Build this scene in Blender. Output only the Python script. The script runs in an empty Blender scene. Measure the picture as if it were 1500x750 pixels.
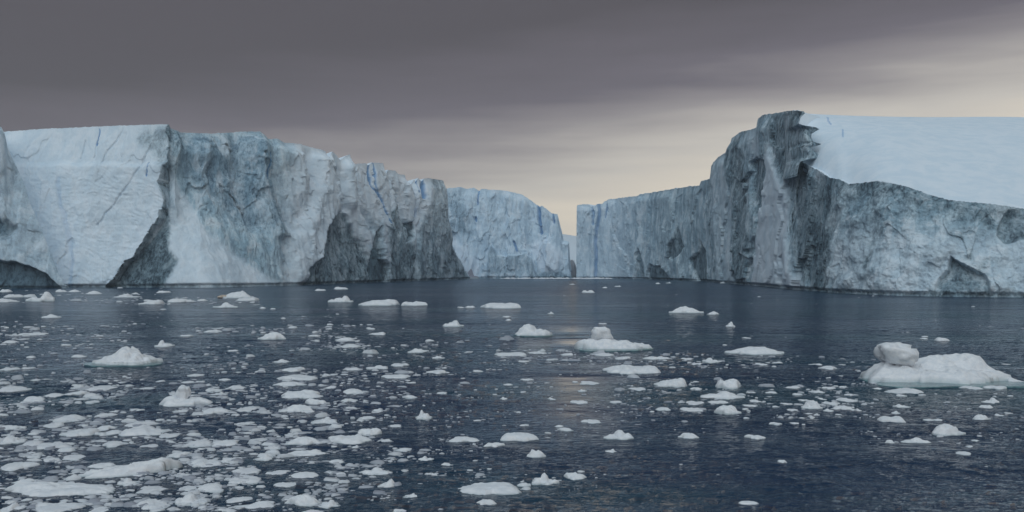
import bpy, math, random
import numpy as np

C = bpy.context.scene.collection
SC = bpy.context.scene

# ------------------------------------------------------------------ camera
F = 1300.0          # focal length in photo pixels (1500 wide)
HZ = 394.0          # photo row of the horizon
CAMH = 10.0         # deck height above the water
cam = bpy.data.cameras.new('camera')
cam.sensor_width = 36.0
cam.lens = 36.0 * F / 1500.0
cam.shift_y = (HZ - 375.0) / 1500.0
cam.clip_start = 0.5
cam.clip_end = 30000.0
camo = bpy.data.objects.new('camera', cam)
camo.location = (0, 0, CAMH)
camo.rotation_euler = (math.radians(90), 0, 0)
C.objects.link(camo)
SC.camera = camo

# ------------------------------------------------------------------ render / exposure
SC.render.engine = 'CYCLES'
SC.view_settings.view_transform = 'Standard'
SC.view_settings.look = 'None'
SC.view_settings.exposure = 0.0
SC.view_settings.gamma = 1.0
SC.cycles.volume_step_rate = 4.0
SC.cycles.volume_bounces = 1
SC.cycles.max_bounces = 8

# ------------------------------------------------------------------ sun and sky
SUN_EL, SUN_AZ = math.radians(46), math.radians(-168)   # azimuth from +Y towards +X: left and behind
sd = (math.sin(SUN_AZ) * math.cos(SUN_EL), math.cos(SUN_AZ) * math.cos(SUN_EL), math.sin(SUN_EL))
sun = bpy.data.lights.new('sun', 'SUN')
sun.energy = 1.25
sun.angle = math.radians(80)
sun.color = (0.89, 0.97, 1.0)
suno = bpy.data.objects.new('sun', sun)
from mathutils import Vector
suno.rotation_euler = Vector(sd).to_track_quat('Z', 'Y').to_euler()
suno.location = (0, 0, 300)
C.objects.link(suno)


class N:
    """small helper to write node trees"""
    def __init__(s, tree):
        s.t = tree; s.n = tree.nodes; s.l = tree.links
    def new(s, typ, **kw):
        n = s.n.new(typ)
        for k, v in kw.items():
            setattr(n, k, v)
        return n
    def put(s, sock, v):
        if isinstance(v, bpy.types.NodeSocket):
            s.l.new(v, sock)
        elif v is not None:
            sock.default_value = v
    def math(s, op, a, b=None, c=None, clamp=False):
        n = s.new('ShaderNodeMath', operation=op, use_clamp=clamp)
        s.put(n.inputs[0], a); s.put(n.inputs[1], b)
        if c is not None: s.put(n.inputs[2], c)
        return n.outputs[0]
    def mix(s, f, a, b, blend='MIX'):
        n = s.new('ShaderNodeMix', data_type='RGBA', blend_type=blend)
        s.put(n.inputs[0], f)
        s.put(n.inputs[6], a if isinstance(a, bpy.types.NodeSocket) else (*a, 1))
        s.put(n.inputs[7], b if isinstance(b, bpy.types.NodeSocket) else (*b, 1))
        return n.outputs[2]
    def noise(s, vec, scale, detail=4, rough=0.55, dist=0.0):
        n = s.new('ShaderNodeTexNoise')
        s.put(n.inputs['Vector'], vec); n.inputs['Scale'].default_value = scale
        n.inputs['Detail'].default_value = detail; n.inputs['Roughness'].default_value = rough
        n.inputs['Distortion'].default_value = dist
        return n.outputs['Fac']
    def mapping(s, vec, scale=(1, 1, 1), rot=(0, 0, 0), loc=(0, 0, 0)):
        n = s.new('ShaderNodeMapping')
        s.put(n.inputs['Vector'], vec); n.inputs['Scale'].default_value = scale
        n.inputs['Rotation'].default_value = rot; n.inputs['Location'].default_value = loc
        return n.outputs[0]
    def ramp(s, fac, stops, interp='LINEAR'):
        n = s.new('ShaderNodeValToRGB'); n.color_ramp.interpolation = interp
        e = n.color_ramp.elements
        while len(e) < len(stops): e.new(0.5)
        for i, (p, c) in enumerate(stops):
            e[i].position = p; e[i].color = (*c, 1) if len(c) == 3 else c
        s.put(n.inputs[0], fac)
        return n.outputs[0]
    def smooth(s, x, a, b):
        n = s.new('ShaderNodeMapRange', interpolation_type='SMOOTHSTEP')
        s.put(n.inputs[0], x); n.inputs[1].default_value = a; n.inputs[2].default_value = b
        return n.outputs[0]
    def attr(s, name):
        return s.new('ShaderNodeAttribute', attribute_name=name).outputs['Fac']


world = bpy.data.worlds.new('World')
SC.world = world
world.use_nodes = True
w = N(world.node_tree); w.n.clear()
wout = w.new('ShaderNodeOutputWorld')
sky = w.new('ShaderNodeTexSky', sky_type='NISHITA')
sky.sun_disc = False
sky.sun_elevation = SUN_EL
sky.sun_rotation = SUN_AZ % (2 * math.pi)
bg1 = w.new('ShaderNodeBackground'); w.put(bg1.inputs[0], sky.outputs[0]); bg1.inputs[1].default_value = 0.1
tc = w.new('ShaderNodeTexCoord').outputs['Generated']
sx = w.new('ShaderNodeSeparateXYZ'); w.put(sx.inputs[0], tc)
# stratus deck: layers seen edge-on near the horizon; the deck thins low down towards the right
n1 = w.noise(w.mapping(tc, (1.2, 1.2, 9.0), (0, math.radians(-7), 0)), 1.6, 5, 0.5, 0.3)
n2 = w.noise(w.mapping(tc, (2.0, 2.0, 30.0), (0, math.radians(-5), 0), (3, 1, 2)), 1.5, 4, 0.55, 0.2)
tilt = w.math('MULTIPLY', sx.outputs[0], -0.15)
t = w.math('ADD', sx.outputs[2], tilt)
t = w.math('ADD', t, w.math('MULTIPLY', w.math('SUBTRACT', n1, 0.5), 0.13))
t = w.math('ADD', t, w.math('MULTIPLY', w.math('SUBTRACT', n2, 0.5), 0.035))
deck = w.ramp(t, [(0.0, (1.02, 0.87, 0.66)), (0.05, (0.82, 0.73, 0.595)), (0.098, (0.58, 0.54, 0.485)),
                  (0.145, (0.31, 0.282, 0.28)), (0.19, (0.155, 0.136, 0.152)), (0.26, (0.098, 0.085, 0.089)),
                  (0.42, (0.105, 0.094, 0.102)), (0.7, (0.235, 0.28, 0.315)), (1.0, (0.36, 0.44, 0.50))])
bg2 = w.new('ShaderNodeBackground'); w.put(bg2.inputs[0], deck); bg2.inputs[1].default_value = 1.0
ms = w.new('ShaderNodeMixShader'); ms.inputs[0].default_value = 0.95
w.l.new(bg1.outputs[0], ms.inputs[1]); w.l.new(bg2.outputs[0], ms.inputs[2])
w.l.new(ms.outputs[0], wout.inputs['Surface'])

# ------------------------------------------------------------------ numpy noise
_rs = np.random.RandomState(7)
_perm = np.concatenate([_rs.permutation(256)] * 3).astype(np.int64)
_g = _rs.normal(size=(256, 3)); _g /= np.linalg.norm(_g, axis=1)[:, None]
_r4 = _rs.uniform(-1, 1, size=(256, 6))


def pn(P, seed=0):
    """gradient noise, P (...,3) -> about -1..1"""
    P = P + seed * 17.31
    i = np.floor(P).astype(np.int64); f = P - i
    u = f * f * f * (f * (f * 6 - 15) + 10)
    i &= 255
    out = 0.0
    for dx in (0, 1):
        hx = _perm[i[..., 0] + dx]
        wx = u[..., 0] if dx else 1 - u[..., 0]
        for dy in (0, 1):
            hy = _perm[hx + i[..., 1] + dy]
            wy = u[..., 1] if dy else 1 - u[..., 1]
            for dz in (0, 1):
                g = _g[_perm[hy + i[..., 2] + dz]]
                wz = u[..., 2] if dz else 1 - u[..., 2]
                d = g[..., 0] * (f[..., 0] - dx) + g[..., 1] * (f[..., 1] - dy) + g[..., 2] * (f[..., 2] - dz)
                out = out + wx * wy * wz * d
    return out * 1.6


def fbm(P, octv=4, seed=0, gain=0.5, lac=2.03):
    a, s, o = 1.0, 0.0, 0.0
    for k in range(octv):
        o = o + a * pn(P, seed + k * 3.7); s += a
        P = P * lac; a *= gain
    return o / s


def ridged(P, octv=4, seed=0, gain=0.5):
    a, s, o = 1.0, 0.0, 0.0
    for k in range(octv):
        o = o + a * (1 - 2 * np.abs(pn(P, seed + k * 5.1))); s += a
        P = P * 2.1; a *= gain
    return o / s


def facets(P, seed=0):
    """every Voronoi cell is a randomly tilted plane: chipped, fractured ice"""
    P = P + seed * 9.7
    i = np.floor(P).astype(np.int64)
    best = np.full(P.shape[:-1], 9.0); val = np.zeros(P.shape[:-1])
    for dx in (-1, 0, 1):
        for dy in (-1, 0, 1):
            for dz in (-1, 0, 1):
                c = i + np.array((dx, dy, dz)); cc = c & 255
                h = _perm[_perm[_perm[cc[..., 0]] + cc[..., 1]] + cc[..., 2]]
                r = _r4[h]
                off = P - (c + 0.5 + 0.45 * r[..., :3])
                d = (off ** 2).sum(-1)
                v = off[..., 0] * r[..., 3] + off[..., 1] * r[..., 4] + off[..., 2] * r[..., 5] + 0.5 * r[..., 4] * r[..., 0]
                m = d < best
                best = np.where(m, d, best); val = np.where(m, v, val)
    return val


def sstep(x, a, b):
    t = np.clip((x - a) / (b - a), 0, 1)
    return t * t * (3 - 2 * t)


def poly_sd(px, py, poly):
    """signed distance in pixels, positive inside"""
    poly = np.array(poly, float)
    d = np.full(px.shape, 1e9); inside = np.zeros(px.shape, bool)
    n = len(poly)
    for k in range(n):
        a, b = poly[k], poly[(k + 1) % n]
        e = b - a; L = (e ** 2).sum() + 1e-9
        t = np.clip(((px - a[0]) * e[0] + (py - a[1]) * e[1]) / L, 0, 1)
        d = np.minimum(d, np.hypot(px - a[0] - t * e[0], py - a[1] - t * e[1]))
        c = (a[1] > py) != (b[1] > py)
        xi = a[0] + (py - a[1]) / (b[1] - a[1] + 1e-9) * e[0]
        inside ^= c & (px < xi)
    return np.where(inside, d, -d)


def line_d(px, py, pts):
    pts = np.array(pts, float)
    d = np.full(px.shape, 1e9)
    for a, b in zip(pts[:-1], pts[1:]):
        e = b - a; L = (e ** 2).sum() + 1e-9
        t = np.clip(((px - a[0]) * e[0] + (py - a[1]) * e[1]) / L, 0, 1)
        d = np.minimum(d, np.hypot(px - a[0] - t * e[0], py - a[1] - t * e[1]))
    return d


def curve(pts, x):
    pts = np.array(sorted(pts), float)
    return np.interp(x, pts[:, 0], pts[:, 1])


def bp(px, py, d):
    return np.stack([(px - 750.0) / F * d, d + 0 * px, CAMH + (HZ - py) / F * d], -1)


def proj(P):
    return 750 + P[..., 0] / P[..., 1] * F, HZ - (P[..., 2] - CAMH) / P[..., 1] * F


# ------------------------------------------------------------------ mesh helpers
def mesh_np(name, verts, quads, mat, attrs=None, smooth=True):
    me = bpy.data.meshes.new(name)
    verts = np.ascontiguousarray(verts, dtype=np.float32).reshape(-1, 3)
    quads = np.ascontiguousarray(quads, dtype=np.int32)
    k = quads.shape[1]
    me.vertices.add(len(verts)); me.vertices.foreach_set('co', verts.ravel())
    me.loops.add(quads.size); me.loops.foreach_set('vertex_index', quads.ravel())
    me.polygons.add(len(quads))
    me.polygons.foreach_set('loop_start', np.arange(0, quads.size, k, dtype=np.int32))
    me.polygons.foreach_set('use_smooth', np.full(len(quads), smooth, dtype=bool))
    for an, av in (attrs or {}).items():
        a = me.attributes.new(an, 'FLOAT', 'POINT')
        a.data.foreach_set('value', np.ascontiguousarray(av, dtype=np.float32).ravel())
    me.update(calc_edges=True)
    me.materials.append(mat)
    return me


def link(name, me, parent=None, loc=(0, 0, 0)):
    o = bpy.data.objects.new(name, me)
    C.objects.link(o)
    if parent is not None: o.parent = parent
    o.location = loc
    return o


def tag(o, label=None, cat=None, group=None, kind=None):
    if label: o['label'] = label
    if cat: o['category'] = cat
    if group: o['group'] = group
    if kind: o['kind'] = kind
    return o


def grid_quads(nr, nc):
    i = np.arange(nr * nc).reshape(nr, nc)
    return np.stack([i[:-1, :-1], i[:-1, 1:], i[1:, 1:], i[1:, :-1]], -1).reshape(-1, 4)


def sub_mesh(name, V, Q, mask, mat, attrs, origin):
    q = Q[mask]
    ids, inv = np.unique(q, return_inverse=True)
    return mesh_np(name, V[ids] - np.array(origin), inv.reshape(q.shape), mat, {k: a[ids] for k, a in attrs.items()})


# ------------------------------------------------------------------ materials
def mat_new(name):
    m = bpy.data.materials.new(name); m.use_nodes = True
    n = N(m.node_tree)
    return m, n, n.n['Principled BSDF']


def glacier_mat():
    """white firn over grey blue dense ice; attributes: bare (dense, debris-grey ice), blue (fresh crevasse), snow"""
    m, n, b = mat_new('glacier_ice')
    pos = n.new('ShaderNodeNewGeometry').outputs['Position']
    bare, blue, snow = n.attr('bare'), n.attr('blue'), n.attr('snow')
    streak = n.noise(n.mapping(pos, (1, 1, 0.16)), 0.11, 5, 0.62, 0.5)
    blot = n.noise(n.mapping(pos, (1, 1, 0.55)), 0.13, 6, 0.66, 0.5)
    fine = n.noise(n.mapping(pos, (1, 1, 0.5)), 0.8, 4, 0.7)
    v = n.math('ADD', n.math('MULTIPLY', blot, 0.55), n.math('MULTIPLY', fine, 0.45))
    col = n.mix(n.smooth(streak, 0.36, 0.64), (0.60, 0.765, 0.86), (0.355, 0.53, 0.645))
    col = n.mix(n.math('MULTIPLY', n.smooth(v, 0.50, 0.40), 0.7), col, (0.25, 0.365, 0.47))
    col = n.mix(n.math('MULTIPLY', n.smooth(blot, 0.5, 0.62), 0.7), col, (0.73, 0.83, 0.90))
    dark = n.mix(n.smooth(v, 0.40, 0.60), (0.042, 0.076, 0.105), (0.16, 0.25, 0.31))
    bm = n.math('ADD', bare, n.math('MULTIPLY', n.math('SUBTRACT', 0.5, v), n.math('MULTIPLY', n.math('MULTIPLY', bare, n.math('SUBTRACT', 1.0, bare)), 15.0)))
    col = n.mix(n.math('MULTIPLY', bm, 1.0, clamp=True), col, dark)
    sn = n.mix(n.smooth(blot, 0.36, 0.62), (0.66, 0.78, 0.88), (0.75, 0.84, 0.92))
    col = n.mix(snow, col, sn)
    col = n.mix(blue, col, (0.035, 0.24, 0.56))
    n.put(b.inputs['Base Color'], col)
    n.put(b.inputs['Roughness'], n.math('SUBTRACT', 0.75, n.math('MULTIPLY', bare, 0.25)))
    b.inputs['Specular IOR Level'].default_value = 0.3
    bu = n.new('ShaderNodeBump'); bu.inputs['Strength'].default_value = 1.0; bu.inputs['Distance'].default_value = 1.4
    hh = n.math('MULTIPLY', n.noise(n.mapping(pos, (1, 1, 0.33)), 0.6, 6, 0.7, 0.3), n.math('SUBTRACT', 1.0, n.math('MULTIPLY', snow, 0.8)))
    n.put(bu.inputs['Height'], hh); n.l.new(bu.outputs[0], b.inputs['Normal'])
    return m


def floe_mat():
    m, n, b = mat_new('floating_ice')
    pos = n.new('ShaderNodeNewGeometry').outputs['Position']
    oi = n.new('ShaderNodeObjectInfo')
    wet, tint = n.attr('wet'), n.attr('tint')
    nz = n.noise(pos, 2.2, 4, 0.6)
    col = n.mix(n.smooth(nz, 0.35, 0.65), (0.70, 0.735, 0.78), (0.82, 0.835, 0.86))
    col = n.mix(n.math('MULTIPLY', tint, 0.85, clamp=True), col, (0.27, 0.285, 0.345))
    col = n.mix(wet, col, (0.36, 0.50, 0.55))
    n.put(b.inputs['Base Color'], col)
    b.inputs['Roughness'].default_value = 0.55
    b.inputs['Specular IOR Level'].default_value = 0.3
    bu = n.new('ShaderNodeBump'); bu.inputs['Strength'].default_value = 0.5; bu.inputs['Distance'].default_value = 0.12
    n.put(bu.inputs['Height'], n.noise(pos, 4.0, 5, 0.65)); n.l.new(bu.outputs[0], b.inputs['Normal'])
    return m


def shelf_mat():
    m, n, b = mat_new('awash_ice')
    pos = n.new('ShaderNodeNewGeometry').outputs['Position']
    nz = n.noise(pos, 0.9, 4, 0.6)
    n.put(b.inputs['Base Color'], n.mix(n.smooth(nz, 0.35, 0.65), (0.055, 0.13, 0.155), (0.17, 0.30, 0.32)))
    b.inputs['Roughness'].default_value = 0.12
    bu = n.new('ShaderNodeBump'); bu.inputs['Strength'].default_value = 0.35; bu.inputs['Distance'].default_value = 0.1
    n.put(bu.inputs['Height'], n.noise(n.mapping(pos, (0.6, 1.4, 1)), 2.0, 4, 0.6)); n.l.new(bu.outputs[0], b.inputs['Normal'])
    return m


def stain_mat():
    m, n, b = mat_new('stained_ice')
    b.inputs['Base Color'].default_value = (0.52, 0.44, 0.36, 1)
    b.inputs['Roughness'].default_value = 0.7
    return m


def water_mat():
    m, n, b = mat_new('sea_water')
    pos = n.new('ShaderNodeNewGeometry').outputs['Position']
    slick = n.noise(n.mapping(pos, (0.010, 0.028, 1), (0, 0, math.radians(6))), 1.0, 4, 0.55, 0.8)
    sl = n.smooth(slick, 0.44, 0.60)
    meltw = n.noise(n.mapping(pos, (0.018, 0.05, 1), (0, 0, 0.1), (7, 3, 0)), 1.0, 3, 0.5, 0.6)
    col = n.mix(n.math('MULTIPLY', n.smooth(meltw, 0.46, 0.66), 0.6), (0.003, 0.025, 0.066), (0.008, 0.055, 0.083))
    n.put(b.inputs['Base Color'], col)
    sp = n.new('ShaderNodeSeparateXYZ'); n.put(sp.inputs[0], pos)
    X, Y = sp.outputs[0], sp.outputs[1]
    # waves too small to resolve far out become roughness
    n.put(b.inputs['Roughness'], n.math('ADD', 0.05, n.math('MULTIPLY', n.smooth(Y, 60, 450), 0.17)))
    b.inputs['IOR'].default_value = 1.333
    b.inputs['Specular IOR Level'].default_value = 0.34
    # a calm lane in the shelter of the gap
    off = n.math('DIVIDE', n.math('SUBTRACT', X, n.math('MULTIPLY', Y, 0.07)), n.math('ADD', n.math('MULTIPLY', Y, 0.075), 0.5))
    lane = n.math('MULTIPLY', n.math('POWER', 2.718, n.math('MULTIPLY', n.math('MULTIPLY', off, off), -1.0)), n.math('MULTIPLY', n.smooth(Y, 42, 62), n.smooth(Y, 260, 130)))
    lane = n.math('MULTIPLY', lane, n.math('ADD', 0.6, n.math('MULTIPLY', n.smooth(slick, 0.36, 0.56), 0.55)))
    sl = n.math('MAXIMUM', sl, n.math('MULTIPLY', lane, 1.4))
    # chop: crests run across the view, wind ripples on top
    w1 = n.noise(n.mapping(pos, (0.75, 1.15, 1), (0, 0, math.radians(12))), 1.0, 4, 0.6, 0.5)
    w2 = n.noise(n.mapping(pos, (2.1, 3.4, 1), (0, 0, math.radians(-8))), 1.0, 5, 0.62, 0.4)
    w0 = n.noise(n.mapping(pos, (0.16, 0.27, 1), (0, 0, math.radians(16))), 1.0, 3, 0.55, 0.3)
    w1 = n.math('SUBTRACT', 1.0, n.math('ABSOLUTE', n.math('MULTIPLY', n.math('SUBTRACT', w1, 0.5), 2.6)))
    h = n.math('ADD', n.math('MULTIPLY', w1, 0.36), n.math('MULTIPLY', w2, 0.30))
    h = n.math('ADD', h, n.math('MULTIPLY', w0, 1.25))
    h = n.math('MULTIPLY', h, n.math('SUBTRACT', 1.0, n.math('MULTIPLY', sl, 0.62)))
    bu = n.new('ShaderNodeBump'); bu.inputs['Strength'].default_value = 1.0; bu.inputs['Distance'].default_value = 1.0
    n.put(bu.inputs['Height'], h); n.l.new(bu.outputs[0], b.inputs['Normal'])
    return m


M_ICE, M_FLOE, M_SHELF, M_STAIN, M_WATER = glacier_mat(), floe_mat(), shelf_mat(), stain_mat(), water_mat()

# ------------------------------------------------------------------ water: one sheet round the camera out past the horizon
def build_water():
    rr = [0.3, 8, 18, 26, 31]
    r = 33.0
    while r < 300:
        rr.append(r); r += max(0.22, 0.0045 * r)
    while r < 9000:
        rr.append(r); r *= 1.06
    rr = np.array(rr)
    a = np.concatenate([np.radians(np.linspace(-180, -38, 60))[:-1], np.radians(np.linspace(-38, 38, 560)),
                        np.radians(np.linspace(38, 180, 60))[1:]])
    R, A = np.meshgrid(rr, a, indexing='ij')
    X, Y = R * np.sin(A), R * np.cos(A)
    P = np.stack([X * 0.42 + Y * 0.06, Y * 0.66 - X * 0.09, 0 * X], -1)
    amp = sstep(R, 28, 36) * (1 - sstep(R, 120, 290))
    calm = 0.55 + 0.45 * pn(np.stack([X * 0.02, Y * 0.05, 0 * X], -1), 3)
    off = (X - 0.07 * Y) / (0.075 * np.abs(Y) + 0.5)
    amp = amp * (1 - 0.8 * np.exp(-off * off) * sstep(Y, 42, 62) * (1 - sstep(Y, 130, 260)))
    Z = amp * calm * (0.17 * fbm(P, 2, 5) + 0.08 * ridged(P * 2.3, 2, 9))
    me = mesh_np('water', np.stack([X, Y, Z], -1), grid_quads(*R.shape), M_WATER)
    o = link('water', me); tag(o, kind='structure')


build_water()

# ------------------------------------------------------------------ icebergs
def iceberg(name, label, px0, px1, nu, nv, base, top, setback, back, shape, seed, prof=1.0, jag=0.8, group=None,
            parts=(), sq=1.0, capmat_snow=1.0, cap=(1.5, 5, 14, 40, 110, 190), cap_rise=0.0):
    """cliff face from the waterline to the skyline, a snow cap behind the edge, and a back.
    base: (px, waterline row), top: (px, skyline row), shape(px, py, P) -> displacement (m), bare, blue, snow
    parts: (part name, index into the region masks that shape returns)"""
    u = np.linspace(px0, px1, nu)
    v = np.concatenate([[-0.05], np.linspace(0, 1, nv - 1)])
    yb = curve(base, u)
    k = np.hanning(31); k /= k.sum()
    yb = np.convolve(np.pad(yb, 15, mode='edge'), k, 'valid')
    db = CAMH * F / (yb - HZ)
    sb = curve(setback, u)
    dt = db + sb
    uj = np.stack([u * 0.23, 0 * u, 0 * u], -1)
    yt = curve(top, u) + jag * (1.6 * fbm(uj, 4, seed) + 0.8 * fbm(uj * 3.1, 3, seed + 2))
    zt = np.maximum(CAMH + (HZ - yt) / F * dt, 0.6)
    PX, VV = np.meshgrid(u, v)
    D = db[None] + sb[None] * np.sign(VV) * np.abs(VV) ** prof
    Pm = np.stack([(PX - 750) / F * D, D, zt[None] * VV], -1)
    # smooth base normal
    du = np.gradient(Pm, axis=1); dv = np.gradient(Pm, axis=0)
    du[..., 2] = 0; dv[..., 0] *= 0.5; dv[..., 1] = dv[..., 1] * 0.5
    nrm = np.cross(du, dv); nrm /= np.linalg.norm(nrm, axis=-1)[..., None] + 1e-9
    flip = (nrm * (np.array((0, 0, CAMH)) - Pm)).sum(-1) < 0
    nrm = np.where(flip[..., None], -nrm, nrm)
    nrm[..., 2] *= 0.4
    for ax in (0, 1):
        kk = 9
        pad = [(0, 0)] * 3; pad[ax] = (kk, kk)
        cs = np.cumsum(np.pad(nrm, pad, mode='edge'), axis=ax)
        nrm = (np.take(cs, np.arange(2 * kk, cs.shape[ax]), axis=ax) - np.take(cs, np.arange(0, cs.shape[ax] - 2 * kk), axis=ax)) / (2 * kk)
    nrm /= np.linalg.norm(nrm, axis=-1)[..., None] + 1e-9
    px, py = proj(Pm)
    wq = np.stack([px * 0.05, 0 * px, py * 0.04], -1)
    px_ = px + 4.5 * fbm(wq, 4, seed + 11, 0.5) * sq; py_ = py + 5.0 * fbm(wq, 4, seed + 13, 0.5)
    disp, bare, blue, snow, regions = shape(px_, py_, Pm)
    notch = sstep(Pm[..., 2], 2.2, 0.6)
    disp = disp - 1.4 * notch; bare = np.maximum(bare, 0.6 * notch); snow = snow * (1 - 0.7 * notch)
    fade = 1 - 0.9 * sstep(VV, 0.90, 0.995)          # keep the skyline where it is
    Pm = Pm + nrm * (disp * fade)[..., None]
    # cap and back
    bk = np.array((back[0], back[1], 0.0)); bk /= np.linalg.norm(bk)
    rows = []
    rim = Pm[-1].copy()
    for q, s in enumerate(cap):
        r_ = rim + bk * s
        r_[:, 2] = rim[:, 2] + cap_rise * s - 0.04 * s + 0.8 * fbm(r_ * 0.05, 3, seed + 20)
        rows.append(np.maximum(r_, [[-1e9, -1e9, 0.4]]))
    last = rows[-1].copy() + bk * 12; last[:, 2] = -4
    rows.append(last)
    Rw = np.stack(rows)
    full = np.concatenate([Pm, Rw])
    z0 = np.zeros((len(rows), nu))
    A = {'bare': np.concatenate([bare, z0]), 'blue': np.concatenate([blue, z0]), 'snow': np.concatenate([snow, z0 + capmat_snow])}
    # sides: first and last columns swept backwards
    reg = [np.concatenate([g, np.zeros((len(rows), nu), bool)]) for g in regions]
    def padcol(arr, off):
        if arr.ndim == 3:
            l = [arr[:, :1] + bk * s for s in off[::-1]]; r = [arr[:, -1:] + bk * s for s in off]
        else:
            l = [arr[:, :1] for s in off]; r = [arr[:, -1:] for s in off]
        return np.concatenate(l + [arr] + r, axis=1)
    off = (6, 25, 80, 180)
    full = padcol(full, off)
    A = {kx: padcol(x, off) for kx, x in A.items()}
    reg = [padcol(g, off) for g in reg]
    nr, nc = full.shape[:2]
    Q = grid_quads(nr, nc)[:, ::-1]
    V = full.reshape(-1, 3)
    AT = {kx: x.ravel() for kx, x in A.items()}
    mid = nu // 2
    org = (float(Pm[1, mid, 0]), float(Pm[1, mid, 1]), 0.0)
    root = bpy.data.objects.new(name, None); C.objects.link(root); root.location = org
    root.empty_display_size = 5
    tag(root, label, 'iceberg', group)
    rowi = (np.arange(len(Q)) // (nc - 1))
    capm = rowi >= (nv - 1)
    used = capm.copy()
    link('snow_cap', sub_mesh('snow_cap', V, Q, capm, M_ICE, AT, org), root)
    for pname, plabel, ri in parts:
        g = reg[ri].ravel()
        fm = g[Q].all(1) & ~used
        if fm.sum() < 4: continue
        used |= fm
        o = link(pname, sub_mesh(pname, V, Q, fm, M_ICE, AT, org), root)
        if plabel: o['label'] = plabel
    link('ice_cliff', sub_mesh('ice_cliff', V, Q, ~used, M_ICE, AT, org), root)
    return root


def ridge(px, py, pts, amp, wl, wr):
    """an arete running down the face: pts (row, column); falls off over wl px to the left and wr px to the right"""
    pts = sorted(pts)
    xr = np.interp(py, [p[0] for p in pts], [p[1] for p in pts])
    a = curve([(p[0], (p[2] if len(p) > 2 else 1.0)) for p in pts], py)
    dx = px - xr
    return amp * a * np.where(dx < 0, np.exp(dx / wl), np.exp(-dx / wr))


def rough(P, seed, big=1.0, mid=1.0, small=1.0, flute=1.0):
    q = P.copy(); q[..., 2] *= 0.16
    q = q + 3.0 * fbm(P / 30, 2, seed + 8)[..., None]
    d = flute * 2.6 * ridged(q / 24.0, 3, seed) + flute * 1.1 * fbm(q / 6.0, 3, seed + 9)
    d = d + big * 2.6 * fbm(P / 38.0, 3, seed + 1)
    wv = P + 3.0 * np.stack([fbm(P / 9, 2, seed + 4), fbm(P / 9, 2, seed + 5), fbm(P / 9, 2, seed + 6)], -1)
    d = d + mid * 1.9 * facets(wv * np.array((1, 1, 0.13)) / 10.0, seed + 2)
    d = d + mid * 3.2 * facets(wv * np.array((1, 1, 0.22)) / 24.0, seed + 12)
    d = d + small * 0.6 * facets(wv * np.array((1, 1, 0.28)) / 4.2, seed + 3)
    d = d + small * 0.5 * fbm(P * np.array((1, 1, 0.28)) / 3.0, 3, seed + 7)
    return d


def left_edge_shape(px, py, P):
    d = rough(P, 31, 1.0, 0.5, 0.6, 0.8) + 1.2 * fbm(P / 12, 3, 33)
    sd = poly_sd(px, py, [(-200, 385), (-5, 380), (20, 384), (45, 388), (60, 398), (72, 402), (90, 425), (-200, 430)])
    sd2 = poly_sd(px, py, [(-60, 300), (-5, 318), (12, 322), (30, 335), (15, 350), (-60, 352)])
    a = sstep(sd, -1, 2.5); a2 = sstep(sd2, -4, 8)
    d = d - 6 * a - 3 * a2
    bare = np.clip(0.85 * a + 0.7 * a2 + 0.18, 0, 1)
    return d, bare, 0.05 + 0 * d, 0.5 * (1 - np.clip(bare * 1.4, 0, 1)), [sd > 1.5]


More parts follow.
